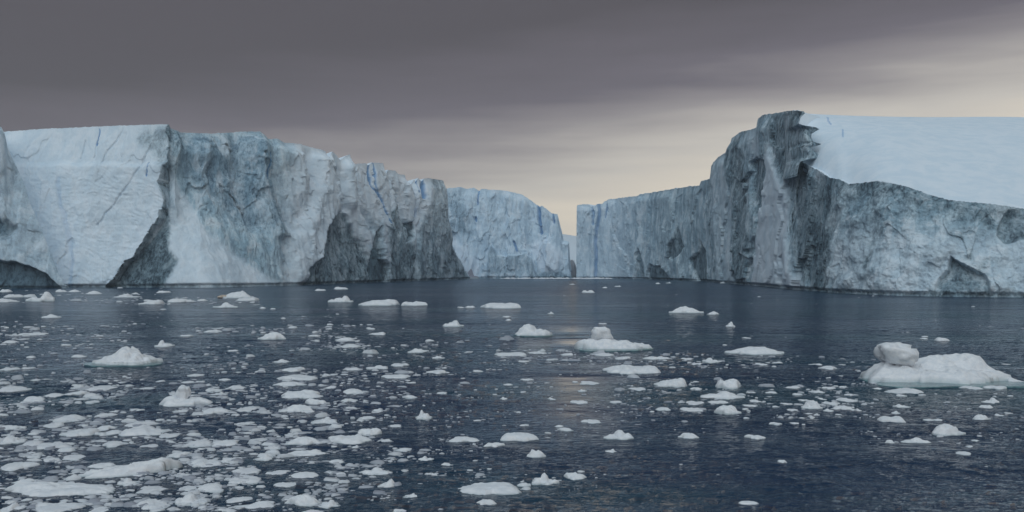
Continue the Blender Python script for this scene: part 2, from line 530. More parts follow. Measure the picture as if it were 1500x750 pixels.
def left_shape(px, py, P):
    edge = [(182, 247), (200, 246), (240, 243), (262, 235), (285, 240), (320, 238), (345, 225), (372, 205), (400, 180), (424, 157)]
    xe = np.interp(py, [e[0] for e in edge], [e[1] for e in edge])
    xe = xe + 5.0 * fbm(P / 16, 3, 47) + 3.0 * facets(P / 9, 48)
    dx = px - xe
    tall = 0.25 + 0.75 * sstep(py, 222, 262)
    front = sstep(-dx, -1.0, 1.0)                       # the slab left of the ragged edge
    Pq = P.copy(); Pq[..., 1] = np.where(P[..., 1] > 600, 600 + (P[..., 1] - 600) * 0.5, P[..., 1])
    r0 = rough(Pq, 1, 1.5, 0.75, 0.9, 1.7)
    # rippled snow slab: small melt scallops, a break in slope at row 240
    rp = sstep(py, 238, 262)
    ql = P + 5 * fbm(P / 22, 2, 43)[..., None]
    scal = (0.42 * ridged(ql * np.array((0.15, 0.15, 0.30)) + 0.12 * ql[..., 2:3] * np.array((1.0, 0, 0)), 3, 40) + 0.45 * fbm(P / 5.0, 3, 41)) * (0.25 + 0.75 * rp)
    d_front = scal + 1.8 * fbm(P / 40, 3, 42) + 2.4 * sstep(py, 236, 246) * np.clip((340 - py) / 100, 0, 1)
    for pts in ([(206, 245), (196, 262), (180, 285), (160, 310), (142, 332)], [(146, 212), (140, 232)], [(124, 205), (120, 232)], [(182, 188), (160, 220), (152, 240)], [(222, 214), (205, 245)]):
        d_front = d_front - 1.0 * (1 - sstep(line_d(px, py, pts), 0.4, 1.3))
    d_front = d_front + 0.25 * r0
    rec = -15.0 * tall * np.exp(-np.clip(dx, 0, None) / 130.0) * sstep(dx, -1, 3)
    # talus apron right of the edge
    tal = np.interp(px, [250, 265, 300, 350, 400, 440, 490], [235, 262, 315, 362, 400, 416, 432])
    tl = np.clip((py - tal) / 90.0, 0, 1.2)
    d_back = 0.80 * r0 * (1 - 0.55 * np.clip(tl * 6, 0, 1)) + 12.0 * tl
    d_back = d_back + ridge(px, py, [(195, 388), (260, 392), (330, 430, .3)], 7, 26, 12) + ridge(px, py, [(200, 300), (260, 298), (320, 330, .2)], 5, 14, 14) + ridge(px, py, [(225, 470, .3), (280, 468), (330, 460, .3)], 6, 30, 22) + ridge(px, py, [(195, 258), (300, 256), (330, 262, 0)], 6, 6, 10)
    rz = sstep(px, 500, 545)                            # calved, finned end
    fins = (ridge(px, py, [(240, 563, 0.3), (300, 571), (345, 562), (410, 562)], 5, 20, 4)
            + ridge(px, py, [(255, 592, 0.3), (300, 601), (345, 600), (410, 601)], 5, 16, 5)
            + ridge(px, py, [(262, 628, .3), (300, 620), (345, 606), (410, 604)], 4, 6, 12)
            + ridge(px, py, [(262, 650, .3), (320, 646), (360, 655), (410, 678)], 6, 24, 6)
            + ridge(px, py, [(232, 514, 0.2), (300, 524), (360, 536), (412, 545)], 4, 22, 5))
    for pts, wd, dep in (([(448, 205), (452, 260), (442, 315)], 8, 5), ([(395, 195), (404, 270), (428, 335)], 7, 5), ([(488, 226), (497, 290), (505, 305)], 6, 4), ([(516, 232), (522, 300), (542, 338)], 4, 4),
                         ([(340, 198), (348, 260), (380, 330)], 8, 5), ([(566, 240), (581, 300), (589, 330)], 3, 5), ([(599, 256), (603, 330), (599, 420)], 3, 5), ([(617, 256), (613, 310), (604, 350)], 3, 3.5)):
        d_back = d_back - dep * np.exp(-(line_d(px, py, pts) / wd) ** 2)
    for pts, wd, dep in (([(205, 418), (300, 452), (400, 440)], 16, 6), ([(218, 468), (300, 486), (380, 462)], 12, 5), ([(225, 505), (300, 512)], 8, 4), ([(190, 372), (260, 378), (340, 410)], 10, 4)):
        d_back = d_back + dep * np.exp(-(line_d(px, py, [(b, a) for a, b in pts]) / wd) ** 2)
    calm = np.maximum(sstep(tl, 0.0, 0.15), 0.8 * sstep(px, 395, 440) * (1 - sstep(px, 520, 560)))
    d_back = d_back - 0.80 * r0 * (1 - 0.55 * np.clip(tl * 6, 0, 1)) * 0.62 * calm + 1.5 * calm * fbm(P / 20, 4, 52, 0.55) + sstep(px, 380, 440) * (1.1 * facets(Pq * np.array((1, 1, 0.45)) / 6.0 + 0.3 * fbm(Pq / 7, 2, 55)[..., None], 54) + 0.5 * ridged(Pq * np.array((1, 1, 0.35)) / 5.0, 3, 56))
    d = front * d_front + (1 - front) * (d_back + rec + fins * (0.3 + 0.7 * rz))
    bare = (1 - front) * 0.62 * np.exp(-np.clip(dx, 0, None) / 16.0)
    bare = bare + 0.0 * px
    # lower foot of the slab edge: dark dense ice
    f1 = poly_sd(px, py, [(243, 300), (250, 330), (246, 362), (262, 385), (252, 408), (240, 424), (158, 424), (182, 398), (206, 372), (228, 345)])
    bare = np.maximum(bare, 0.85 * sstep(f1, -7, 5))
    wall = poly_sd(px, py, [(262, 200), (372, 196), (392, 260), (420, 320), (400, 340), (360, 330), (320, 300), (285, 260)])
    bare = np.maximum(bare, 0.26 * sstep(wall, -16, 14))
    tr = poly_sd(px, py, [(205, 205), (225, 190), (262, 186), (262, 215), (247, 250), (236, 238), (228, 222)])
    bare = np.maximum(bare, 0.45 * sstep(tr, -14, 6))
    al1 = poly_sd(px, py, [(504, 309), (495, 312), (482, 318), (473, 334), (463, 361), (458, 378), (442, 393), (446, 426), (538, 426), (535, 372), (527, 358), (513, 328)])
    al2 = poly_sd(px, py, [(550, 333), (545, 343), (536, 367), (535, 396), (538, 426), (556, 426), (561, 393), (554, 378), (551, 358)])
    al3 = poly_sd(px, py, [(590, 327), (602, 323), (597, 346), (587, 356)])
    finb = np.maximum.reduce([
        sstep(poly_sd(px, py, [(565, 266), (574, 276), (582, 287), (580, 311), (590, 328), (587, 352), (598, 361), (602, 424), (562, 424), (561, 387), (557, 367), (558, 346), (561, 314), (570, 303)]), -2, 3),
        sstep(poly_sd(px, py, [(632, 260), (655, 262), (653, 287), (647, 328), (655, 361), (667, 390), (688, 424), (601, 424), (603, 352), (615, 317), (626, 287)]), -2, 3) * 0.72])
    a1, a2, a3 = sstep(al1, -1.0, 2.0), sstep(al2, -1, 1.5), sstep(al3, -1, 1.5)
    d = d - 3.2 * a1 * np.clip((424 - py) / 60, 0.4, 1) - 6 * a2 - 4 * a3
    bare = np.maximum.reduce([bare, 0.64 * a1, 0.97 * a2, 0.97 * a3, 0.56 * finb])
    bare = np.clip(bare + 0.15 * rz * sstep(py, 340, 405), 0, 1)
    # crevasses
    blue = 0 * d
    cre = []
    for pts, wd, dep in (([(539, 236), (540, 273), (551, 290), (560, 329)], 1.3, 1.2), ([(545, 236), (546, 276), (554, 296)], 0.8, 1.0),
                         ([(596, 260), (600, 287), (602, 317)], 2.4, 1.5), ([(608, 262), (608, 283)], 1.4, 1.2), ([(618, 258), (618, 291)], 1.7, 1.6),
                         ([(146, 190), (144, 215)], 0.8, 1.2), ([(220, 240), (217, 258)], 0.8, 1.2), ([(386, 226), (388, 262)], 0.9, 1.2),
                         ([(444, 250), (448, 262)], 1.5, 1.5)):
        ld = line_d(px, py, pts)
        g = 1 - sstep(ld, wd * 0.5, wd * 1.5)
        d = d - dep * g; blue = np.maximum(blue, 0.75 * g); cre.append(ld < wd * 1.6)
    thin = 1 - sstep(line_d(px, py, [(88, 262), (90, 300), (100, 340), (106, 380), (102, 424)]), 1, 5)
    blue = np.maximum(blue, 0.16 * thin)
    d = d - 0.6 * thin
    low = rz * sstep(py, 300, 345)
    wf = np.maximum.reduce([sstep(poly_sd(px, py, pl), -4, 3) for pl in (
        [(515, 228), (564, 234), (571, 299), (560, 314), (557, 340), (562, 384), (555, 384), (551, 331), (530, 300)], [(568, 245), (593, 252), (601, 287), (602, 320), (588, 323), (582, 293)],
        [(597, 260), (628, 259), (620, 302), (604, 349), (598, 349), (602, 315)], [(518, 330), (540, 340), (537, 362), (530, 356)])])
    bare = bare * (1 - 0.8 * wf * (1 - a2) * (1 - a3))
    back_snow = np.maximum(0.85 * sstep(tl, 0.02, 0.22), 0.92 * sstep(px, 395, 440)) * (1 - 0.6 * low)
    back_snow = np.maximum(back_snow, 1.0 * wf)
    snow = np.clip(front * 0.88 + (1 - front) * back_snow, 0, 1) * (1 - np.clip(bare * 1.5, 0, 1))
    blue = np.maximum(blue, 0.10 * sstep(wall, -20, 20))
    return d, bare, blue, snow, [al1 > 1, al2 > 1, al3 > 1] + cre


def mid_shape(px, py, P):
    d = rough(P, 61, 0.9, 0.8, 0.7, 1.6) * 1.2
    low = poly_sd(px, py, [(712, 424), (714, 370), (719, 359), (728, 368), (734, 374), (752, 374), (768, 371), (780, 380), (783, 395), (790, 424)])
    l = sstep(low, -1, 2)
    d = d + 7 * l
    ap1 = poly_sd(px, py, [(655, 340), (668, 360), (700, 385), (690, 410), (676, 412), (660, 380)])
    ap2 = poly_sd(px, py, [(785, 362), (800, 352), (818, 372), (822, 386), (812, 396), (795, 392)])
    ap = np.maximum(sstep(ap1, -10, 5), sstep(ap2, -10, 5))
    d = d + 3 * ap
    bare = 0.30 * l + 0.42 * sstep(poly_sd(px, py, [(655, 282), (672, 280), (684, 320), (690, 345), (655, 340)]), -10, 8)
    bare = np.maximum(bare, 0.55 * sstep(py, 396, 404) * (1 - l) * sstep(px, 780, 786))
    blue = 0 * d; cre = []
    for pts, wd, dep in (([(790, 300), (791, 318), (794, 340)], 2.2, 5), ([(811, 314), (812, 326)], 1.6, 4), ([(752, 354), (757, 366)], 1.6, 3),
                         ([(697, 318), (697, 324)], 1.4, 3), ([(702, 280), (700, 300)], 0.9, 3)):
        ld = line_d(px, py, pts); g = 1 - sstep(ld, wd * 0.5, wd * 1.5)
        d = d - dep * g; blue = np.maximum(blue, 0.6 * g); cre.append(ld < wd * 1.6)
    blue = np.maximum(blue, 0.10)
    snow = np.clip(0.85 * ap + 0.48, 0, 1) * (1 - np.clip(bare * 1.5, 0, 1))
    return d, bare, blue, snow, [low > 1] + cre


def right_wall_shape(px, py, P):
    """the long receding wall and the tall cliff of the right-hand iceberg"""
    Pq = P.copy(); Pq[..., 1] = np.where(P[..., 1] > 430, 430 + (P[..., 1] - 430) * 0.30, P[..., 1])
    d = rough(Pq, 81, 0.8, 0.8, 0.5, 1.0) - 1.8 * sstep(px, 960, 1040) * (1 - sstep(px, 1190, 1240))
    near = sstep(px, 1000, 1080)
    d = d * (0.8 + 0.25 * near)
    # far slabs
    d = d + 2.0 * (1 - sstep(px, 864, 867)) + 1.0 * sstep(px, 878, 882) * (1 - sstep(px, 930, 934))
    d = d + ridge(px, py, [(280, 937), (410, 934)], 2.5, 3, 10) + ridge(px, py, [(275, 985), (330, 988), (410, 1000)], 3, 14, 4)
    # tall cliff: aretes
    d = d + ridge(px, py, [(200, 1072), (260, 1074), (330, 1082), (415, 1095)], 4.5, 30, 9) * near
    d = d + ridge(px, py, [(165, 1128), (230, 1120), (300, 1106), (415, 1100)], 3.5, 14, 7)
    d = d + ridge(px, py, [(165, 1168, .5), (260, 1160), (330, 1168), (425, 1186)], 2, 20, 16)
    d = d + near * (ridge(px, py, [(225, 1048), (300, 1050), (415, 1062)], 3.5, 18, 6) + ridge(px, py, [(275, 1022), (330, 1026), (415, 1034)], 3, 14, 5))
    but = poly_sd(px, py, [(1134, 222), (1142, 236), (1152, 262), (1162, 315), (1168, 360), (1176, 430), (1108, 430), (1115, 370), (1123, 310), (1130, 260)])
    b = sstep(but, -7, 3)
    d = d + 3 * b
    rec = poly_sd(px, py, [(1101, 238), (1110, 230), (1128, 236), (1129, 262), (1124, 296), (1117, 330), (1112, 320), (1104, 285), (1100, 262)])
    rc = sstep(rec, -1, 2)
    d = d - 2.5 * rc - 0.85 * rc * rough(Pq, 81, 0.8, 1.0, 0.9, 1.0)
    al = [[(935, 374), (939, 366), (942, 372), (945, 392), (948, 420), (931, 420)],
          [(954, 386), (960, 390), (968, 389), (978, 402), (984, 420), (948, 420), (950, 398)],
          [(996, 330), (1000, 342), (1003, 360), (990, 385), (984, 376), (980, 384), (981, 360), (990, 350)],
          [(1021, 350), (1028, 362), (1031, 385), (1032, 420), (1018, 420), (1008, 382), (1016, 370)],
          [(1152, 376), (1158, 370), (1160, 398), (1156, 432), (1151, 432)]]
    bare = 0 * d
    regs = []
    for k, pl in enumerate(al):
        s = poly_sd(px, py, pl); a = sstep(s, -1, 1.5)
        d = d - 2.5 * a; bare = np.maximum(bare, 0.9 * a); regs.append(s > 0.8)
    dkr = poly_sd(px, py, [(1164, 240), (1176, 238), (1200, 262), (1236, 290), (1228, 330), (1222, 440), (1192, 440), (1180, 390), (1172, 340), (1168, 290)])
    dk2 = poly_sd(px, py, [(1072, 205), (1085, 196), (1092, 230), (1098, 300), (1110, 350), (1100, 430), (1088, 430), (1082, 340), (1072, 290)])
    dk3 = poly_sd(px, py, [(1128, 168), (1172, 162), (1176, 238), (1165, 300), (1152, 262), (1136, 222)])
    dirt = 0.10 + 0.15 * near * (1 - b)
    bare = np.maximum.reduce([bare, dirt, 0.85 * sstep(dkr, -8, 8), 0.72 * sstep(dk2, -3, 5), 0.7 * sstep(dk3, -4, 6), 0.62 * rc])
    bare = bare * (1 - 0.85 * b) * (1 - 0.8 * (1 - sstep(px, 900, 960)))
    blue = 0 * d; cre = []
    for pts, wd, dep in (([(868, 300), (868, 330)], 1.3, 3), ([(877, 300), (874, 340), (874, 410)], 2.3, 4), ([(889, 300), (887, 318)], 1.0, 2)):
        ld = line_d(px, py, pts); g = 1 - sstep(ld, wd * 0.5, wd * 1.5)
        d = d - dep * g; blue = np.maximum(blue, 0.45 * g); cre.append(ld < wd * 1.6)
    blue = np.maximum(blue, 0.08 * (1 - sstep(px, 890, 1000)))
    lt = np.maximum.reduce([sstep(poly_sd(px, py, pl), -6, 4) for pl in ([(1042, 262), (1052, 236), (1068, 226), (1071, 250), (1077, 330), (1086, 424), (1056, 424), (1048, 330)],
                            [(1094, 193), (1112, 184), (1120, 215), (1118, 230), (1100, 235)], [(1018, 285), (1030, 275), (1036, 330), (1046, 420), (1036, 420), (1028, 350)])]) * near
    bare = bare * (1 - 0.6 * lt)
    snow = 0.5 * (1 - sstep(px, 890, 990)) + 1.0 * b + 0.5 * lt
    snow = np.clip(snow, 0, 1) * (1 - np.clip(bare * 1.3, 0, 1))
    # right of the cliff the front face turns to the viewer: lumpy, mottled
    fr = sstep(px, 1190, 1240)
    lump = 4.6 * fbm(P / 15, 5, 95, 0.55) + 1.6 * ridged(P / 24, 3, 96)
    d = d * (1 - 0.72 * fr) + fr * lump
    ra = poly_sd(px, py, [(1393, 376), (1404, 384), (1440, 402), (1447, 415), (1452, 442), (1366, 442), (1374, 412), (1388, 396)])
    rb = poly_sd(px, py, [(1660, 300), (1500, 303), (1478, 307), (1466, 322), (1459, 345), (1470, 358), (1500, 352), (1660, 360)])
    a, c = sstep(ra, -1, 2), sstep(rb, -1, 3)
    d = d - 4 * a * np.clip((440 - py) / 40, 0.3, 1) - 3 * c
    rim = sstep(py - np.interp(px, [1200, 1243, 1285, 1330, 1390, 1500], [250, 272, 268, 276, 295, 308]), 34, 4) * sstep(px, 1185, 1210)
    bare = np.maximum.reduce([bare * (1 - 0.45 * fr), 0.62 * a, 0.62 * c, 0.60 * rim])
    blot = sstep(fbm(P * np.array((1, 1, 0.7)) / 20, 4, 99, 0.6), 0.02, 0.32) * fr
    bare = np.maximum(bare, 0.55 * blot)
    snow = np.maximum(snow, 0.6 * fr * (1 - blot) * sstep(py, 310, 370)) * (1 - np.clip(bare * 1.4, 0, 1))
    regs += [ra > 1, rb > 1]
    return d, np.clip(bare, 0, 1), blue, snow, regs + cre


LB = [(-160, 421.5), (0, 421.2), (300, 421), (400, 419), (480, 416.5), (560, 413.2), (620, 411), (680, 409), (720, 408)]
iceberg('iceberg', 'ice mass cut by the left edge of the frame, dark hollow along its foot',
        -170, 96, 240, 190, [(-170, 424), (96, 422.3)],
        [(-170, 176), (-60, 183), (2, 186), (7, 196), (12, 218), (22, 240), (34, 266), (46, 302), (60, 332), (76, 374), (88, 404), (96, 419)],
        [(-170, 30), (20, 30), (60, 16), (96, 2)], (-0.55, 0.83), left_edge_shape, 3, jag=1.0,
        parts=[('ice_hollow', 'dark grey hollow at the waterline', 0)])

L_TOP = [(-60, 196), (8, 193), (60, 189), (150, 185), (240, 182), (247, 182), (250, 188), (265, 194), (310, 196), (355, 193), (380, 193), (387, 198),
         (392, 204), (405, 203), (415, 209), (440, 211), (460, 217), (475, 221), (481, 233), (486, 222), (492, 226), (498, 235), (506, 228), (512, 226), (516, 240), (536, 239), (539, 243), (545, 238),
         (561, 239), (565, 257), (569, 249), (578, 250), (584, 255), (592, 256), (597, 270), (601, 271), (606, 263), (608, 267), (612, 261), (618, 266), (621, 261), (627, 261), (648, 264), (650, 268), (651, 300),
         (653, 335), (658, 355), (664, 372), (672, 392), (680, 404), (684, 407)]
iceberg('iceberg', 'long white iceberg filling the left, snowy slab front and dark finned right end',
        -60, 684, 900, 250, LB, L_TOP,
        [(-60, 34), (150, 34), (246, 30), (300, 45), (400, 45), (500, 40), (600, 22), (645, 14), (660, 6), (684, 1)], (-0.6, 0.8), left_shape, 5, prof=1.15, jag=0.6,
        parts=[('ice_hollow', 'large dark arched hollow at the waterline', 0), ('ice_hollow', 'narrow blue black cleft', 1), ('ice_hollow', 'small dark notch under a fin', 2)]
        + [('crevasse', None, 3 + k) for k in range(9)])

iceberg('iceberg', 'distant pale blue iceberg in the middle, closing the channel left of the gap',
        640, 838, 300, 170, [(640, 408), (838, 408)],
        [(640, 279), (650, 278), (655, 276), (675, 274), (683, 277), (695, 275), (702, 280), (705, 277), (740, 279), (765, 285), (780, 295), (791, 303), (794, 301),
         (808, 312), (817, 314), (820, 327), (824, 342), (826, 352), (834, 354), (835, 380), (838, 398)],
        [(640, 26), (780, 26), (815, 12), (838, 3)], (-0.2, 1.0), mid_shape, 9, jag=0.7,
        parts=[('ice_block', 'square shouldered lower block at the waterline', 0)] + [('crevasse', None, 1 + k) for k in range(5)])

R_BASE = [(845, 408), (900, 408.2), (950, 409.2), (1000, 411), (1040, 413), (1100, 417.5), (1150, 422), (1190, 426.5), (1240, 430), (1300, 433), (1400, 435), (1500, 436), (1660, 436)]
R_TOP = [(845, 301), (847, 300), (862, 299), (865, 303), (872, 302), (874, 299), (883, 298), (890, 292), (935, 287), (937, 285), (950, 283), (960, 281), (985, 277),
         (1010, 273), (1025, 272), (1027, 265), (1040, 262), (1042, 243), (1050, 232), (1060, 225), (1070, 223), (1072, 203), (1085, 193), (1100, 190), (1108, 187),
         (1110, 175), (1118, 168), (1135, 166), (1150, 163), (1168, 162), (1170, 236), (1180, 240), (1198, 249), (1208, 256), (1215, 260), (1230, 263), (1243, 270),
         (1260, 268), (1285, 266), (1300, 268), (1330, 274), (1360, 285), (1390, 293), (1440, 298), (1475, 302), (1500, 306), (1660, 318)]
R_SET = [(845, 4), (900, 8), (1020, 14), (1100, 22), (1168, 26), (1200, 20), (1300, 20), (1660, 18)]
rb = iceberg('iceberg', 'tall iceberg filling the right, long receding wall and smooth tilted snowfield on top',
             845, 1660, 940, 240, R_BASE, R_TOP, R_SET, (0.75, 0.66), right_wall_shape, 13, jag=1.3, cap=(1.0, 3, 8, 20, 50, 90),
             parts=[('ice_hollow', None, k) for k in range(7)] + [('crevasse', None, 7 + k) for k in range(3)])


def snow_slope():
    """tilted snowfield from the cliff edge up to the skyline, closed behind"""
    nu, nv = 260, 90
    u = np.linspace(1150, 1660, nu); t = np.linspace(0, 1, nv)
    ye = curve(R_TOP + [(1150, 236), (1169, 236)][:0], np.maximum(u, 1171))
    k = np.hanning(15); k /= k.sum(); ye = np.convolve(np.pad(ye, 7, mode='edge'), k, 'valid') + 1.5
    def sm(a):
        kk = np.hanning(81); kk /= kk.sum()
        return np.convolve(np.pad(a, 40, mode='reflect', reflect_type='odd'), kk, 'valid')
    yb = curve(R_BASE, u); de = CAMH * F / (yb - HZ) + curve(R_SET, u) + 1.0
    ys = curve([(1150, 164), (1178, 166), (1200, 168), (1300, 171), (1400, 172), (1425, 170.5), (1500, 171.5), (1660, 176)], u)
    ds = curve([(1150, 470), (1200, 480), (1350, 510), (1500, 525), (1660, 530)], u)
    ds, de = sm(ds), sm(de); ys = sm(ys)
    U, T = np.meshgrid(u, t)
    D = de + (ds - de) * T
    ze = CAMH + (HZ - ye) / F * de; zs = CAMH + (HZ - ys) / F * ds
    lip = 0.9 * fbm(np.stack([u * 0.06, 0 * u, 0 * u], -1), 4, 66, 0.6)
    Z = lip * (1 - sstep(T, 0, 0.06)) + ze + (zs - ze) * (T + 0.10 * np.sin(math.pi * T))
    P = np.stack([(U - 750) / F * D, D, Z], -1)
    P[..., 2] += (0.9 * fbm(P * np.array((0.02, 0.02, 0.0)), 3, 5) + 0.07 * ridged(P * np.array((0.05, 0.16, 0.0)), 3, 8)) * sstep(T, 0, 0.1) * (1 - sstep(T, 0.93, 1.0))
    rows = [P]
    for s, dz in ((3, -0.6), (12, -4), (60, -22), (150, -60)):
        r = P[-1:].copy(); r[..., 1] += s; r[..., 0] += 0.4 * s; r[..., 2] = np.maximum(r[..., 2] + dz, 2); rows.append(r)
    r = rows[-1].copy(); r[..., 2] = -4; rows.append(r)
    f = P[:1].copy(); f[..., 2] -= 3.0; f[..., 1] += 3.0
    P = np.concatenate([f] + rows)
    A = {'bare': np.zeros(P.shape[:2]).ravel(), 'blue': np.zeros(P.shape[:2]).ravel(), 'snow': np.ones(P.shape[:2]).ravel()}
    px, py = proj(P)
    for pts in ([(1212, 172), (1214, 178), (1217, 182)], [(1234, 190), (1235, 200)]):
        A['blue'] = np.maximum(A['blue'], 0.6 * (1 - sstep(line_d(px, py, pts), 0.4, 1.6)).ravel())
    org = np.array(rb.location)
    me = mesh_np('snowfield', P - org, grid_quads(*P.shape[:2])[:, ::-1], M_ICE, A)
    o = link('snowfield', me, rb); o['label'] = 'smooth tilted snowfield'


snow_slope()


def horn():
    """jagged outcrop whose spikes hang over the left edge of the snowfield"""
    edge = [(162, 1176), (166, 1179), (172, 1173), (182, 1168), (184, 1178), (186, 1195), (189, 1201), (192, 1195), (196, 1189), (202, 1188), (207, 1190), (211, 1203), (213, 1199),
            (216, 1187), (222, 1193), (229, 1204), (232, 1202), (233, 1190), (237, 1172), (242, 1168), (262, 1168)]
    nv, nu = 130, 60
    py = np.linspace(163, 258, nv); xr = np.interp(py, [e[0] for e in edge], [e[1] for e in edge])
    xr = xr + 0.8 * fbm(np.stack([py * 0.4, 0 * py, 0 * py], -1), 3, 4)
    s = np.linspace(0, 1, nu)
    PY, S = np.meshgrid(py, s, indexing='ij')
    bs = np.interp(py, [162, 190, 240, 262], [1176, 1180, 1180, 1168])
    PX = 1150 + (bs[:, None] - 1150) * S + (xr - bs)[:, None] * S ** 5
    d = 429.0 + 56.0 * (1 - S) ** 1.8 + 3.0 * S ** 6 + (258 - PY) / 95 * 5
    P = bp(PX, PY, d)
    ww = np.sin(math.pi * np.clip(S, 0.03, 0.97)) ** 0.5
    dd = (5.0 * fbm(P * np.array((1, 1, 0.8)) / 11.0, 4, 121, 0.55) + 2.0 * facets(P / 7.0, 122) + 2.0 * ridged(P * np.array((1, 1, 0.4)) / 9.0, 2, 123)) * ww
    P[..., 1] -= dd; P[..., 0] -= 0.15 * dd
    back = P[:, ::-1].copy(); back[..., 1] += 14 * np.sin(math.pi * np.clip(s[None, ::-1], 0, 1)) + 0.05
    allP = np.concatenate([P, back[:, 1:]], axis=1)
    z = np.zeros(allP.shape[:2])
    px, pyy = proj(allP)
    A = {'bare': (z + 0.55).ravel(), 'blue': z.ravel(), 'snow': z.ravel()}
    me = mesh_np('ice_horn', allP - np.array(rb.location), grid_quads(*allP.shape[:2]), M_ICE, A)
    o = link('ice_horn', me, rb); o['label'] = 'jagged grey outcrop with hooked spikes'


horn()


def hill():
    px = np.linspace(560, 1120, 160)
    yt = curve([(560, 372), (700, 350), (800, 341), (826, 343), (845, 346), (900, 356), (1120, 380)], px)
    rows = []
    for t, d in ((0, 3000), (0.0, 3001), (0.35, 3250), (0.7, 3550), (0.92, 3800), (1, 4000), (0.9, 4400), (-0.05, 5200)):
        z = np.maximum((CAMH + (HZ - yt) / F * 4000) * t, 0) - (3 if t <= 0 else 0)
        P = np.stack([(px - 750) / F * 4000, d + 0 * px, z], -1)
        P[:, 2] += 5 * fbm(P * 0.004, 3, 2) * (0 < t < 0.95)
        rows.append(P)
    P = np.stack(rows)
    z = np.zeros(P.shape[:2]).ravel()
    me = mesh_np('snow_hill', P, grid_quads(*P.shape[:2]), M_ICE, {'bare': z, 'blue': z, 'snow': z + 1})
    tag(link('snow_hill', me), 'far off low snow covered hill seen through the gap between icebergs', 'hill', kind='structure')


hill()

# ------------------------------------------------------------------ floating ice
def floe_arrays(W, D, Hh, seed, style='flat', rings=7, segs=22, peaks=None):
    """one lump of floating ice: ragged outline, bumpy top, vertical edge into the water. returns verts, quads, wet, tint"""
    rs = np.random.RandomState(seed)
    th = np.linspace(0, 2 * math.pi, segs, endpoint=False)
    rad = np.ones(segs)
    for k in range(2, 8):
        rad += rs.normal() * 0.34 / k * np.sin(k * th + rs.uniform(0, 6.28))
    rad = np.clip(rad + rs.normal(size=segs) * (0.075 if segs < 40 else 0.05), 0.4, 1.45)
    rad /= max(np.abs(rad * np.cos(th)).max(), 0.6)
    rho = np.concatenate([np.linspace(0.0, 0.9, rings - 2) ** 0.85, [0.97, 1.0, 1.02]])
    R, T = np.meshgrid(rho, th, indexing='ij')
    RR = R * rad[None]
    x, y = RR * np.cos(T), RR * np.sin(T)
    x = np.where(x < 0, x / max(-x.min(), .3), x / max(x.max(), .3)); y = y / max(np.abs(y).max(), .3)
    U = rs.uniform
    hb = 0.42; pw_ = U(3.5, 9)
    if peaks is None:
        if style == 'flat':
            hb = U(.55, .8)
            peaks = [(U(-.75, .75), U(-.4, .5), U(.2, .6), U(.3, .7), U(.6, 1), .4) for _ in range(rs.randint(3, 7))]
        elif style == 'dome':
            hb = 0.3
            peaks = [(U(-.2, .2), U(0, .2), .8, .85, .9, .55), (U(-.5, .5), U(-.2, .3), .4, .5, U(.7, 1), .5), (U(-.7, .7), U(-.3, .3), .3, .4, .5, .45)]
        elif style == 'peak':
            hb = 0.25
            c0 = U(-.4, .4)
            peaks = [(c0, U(0, .3), U(.28, .45), .6, 1.0, .6), (c0 + U(.3, .6) * rs.choice([-1, 1]), 0, .35, .5, U(.45, .75), .5), (U(-.8, .8), -.2, .3, .5, .45, .4), (U(-.6, .6), .2, .25, .5, .5, .4)]
        else:   # slab: tilted
            hb = 0.7; peaks = [(U(-.6, .6), 0, .4, .6, .8, .4)]
    rag = 0.10 * fbm(np.stack([x * 3, y * 3, 0 * x + seed], -1), 2, 6)
    e = np.clip(1 - R ** pw_, 0, 1)
    zz = (hb * e) ** 5
    for pk_ in peaks:
        a, b, rx, ry, am = pk_[:5]; ex = pk_[5] if len(pk_) > 5 else 0.45
        zz = zz + (am * np.clip(1 - ((x + rag - a) / rx) ** 2 - ((y + rag - b) / ry) ** 2, 0, 1) ** ex) ** 5 * e
    z = zz ** 0.2
    if style == 'slab':
        z = z * (0.72 + 0.55 * x * rs.choice([-1, 1]))
    P3 = np.stack([x * 2.2, y * 2.2, 0 * x + seed * 0.37], -1)
    z = z + (0.16 * fbm(P3 * 1.6, 4, 3, 0.6) + 0.13 * facets(P3 * 2.2, 2)) * np.sqrt(e)
    z = np.maximum(z, 0.05 * e)
    zmax = max(np.percentile(z, 99.5), 1e-3)
    z = z / zmax * Hh
    z[-3] = np.maximum(z[-3], 0.22 * Hh)
    z[-2] = 0.02; z[-1] = -0.35 * Hh - 0.05
    V = np.stack([x * W / 2, y * D / 2, z], -1)
    i = np.arange(len(rho) * segs).reshape(len(rho), segs)
    j = np.roll(i, -1, axis=1)
    Q = np.stack([i[:-1], i[1:], j[1:], j[:-1]], -1).reshape(-1, 4)
    wet = np.clip(1 - z / (0.16 * Hh + 0.02), 0, 1) * 0.6
    return V.reshape(-1, 3), Q, wet.ravel()


def water_pt(px, py):
    d = CAMH * F / (py - HZ)
    return (px - 750) / F * d, d


FLOES = []   # things
def floe_dims(x0, x1, yt, yb, depthk, dmax=0.62):
    d = CAMH * F / (yb - HZ)
    W = (x1 - x0) / F * d
    D = min(W * depthk, dmax * (yb - yt) * d * d / (F * CAMH))
    hp = (yb - yt) - 0.6 * D * F * CAMH / (d * d)
    Hh = max(hp * d / F, 0.05 * W)
    W *= 1 + D / 2 / d
    return ((x0 + x1) / 2 - 750) / F * (d + D / 2), d, W, D, Hh


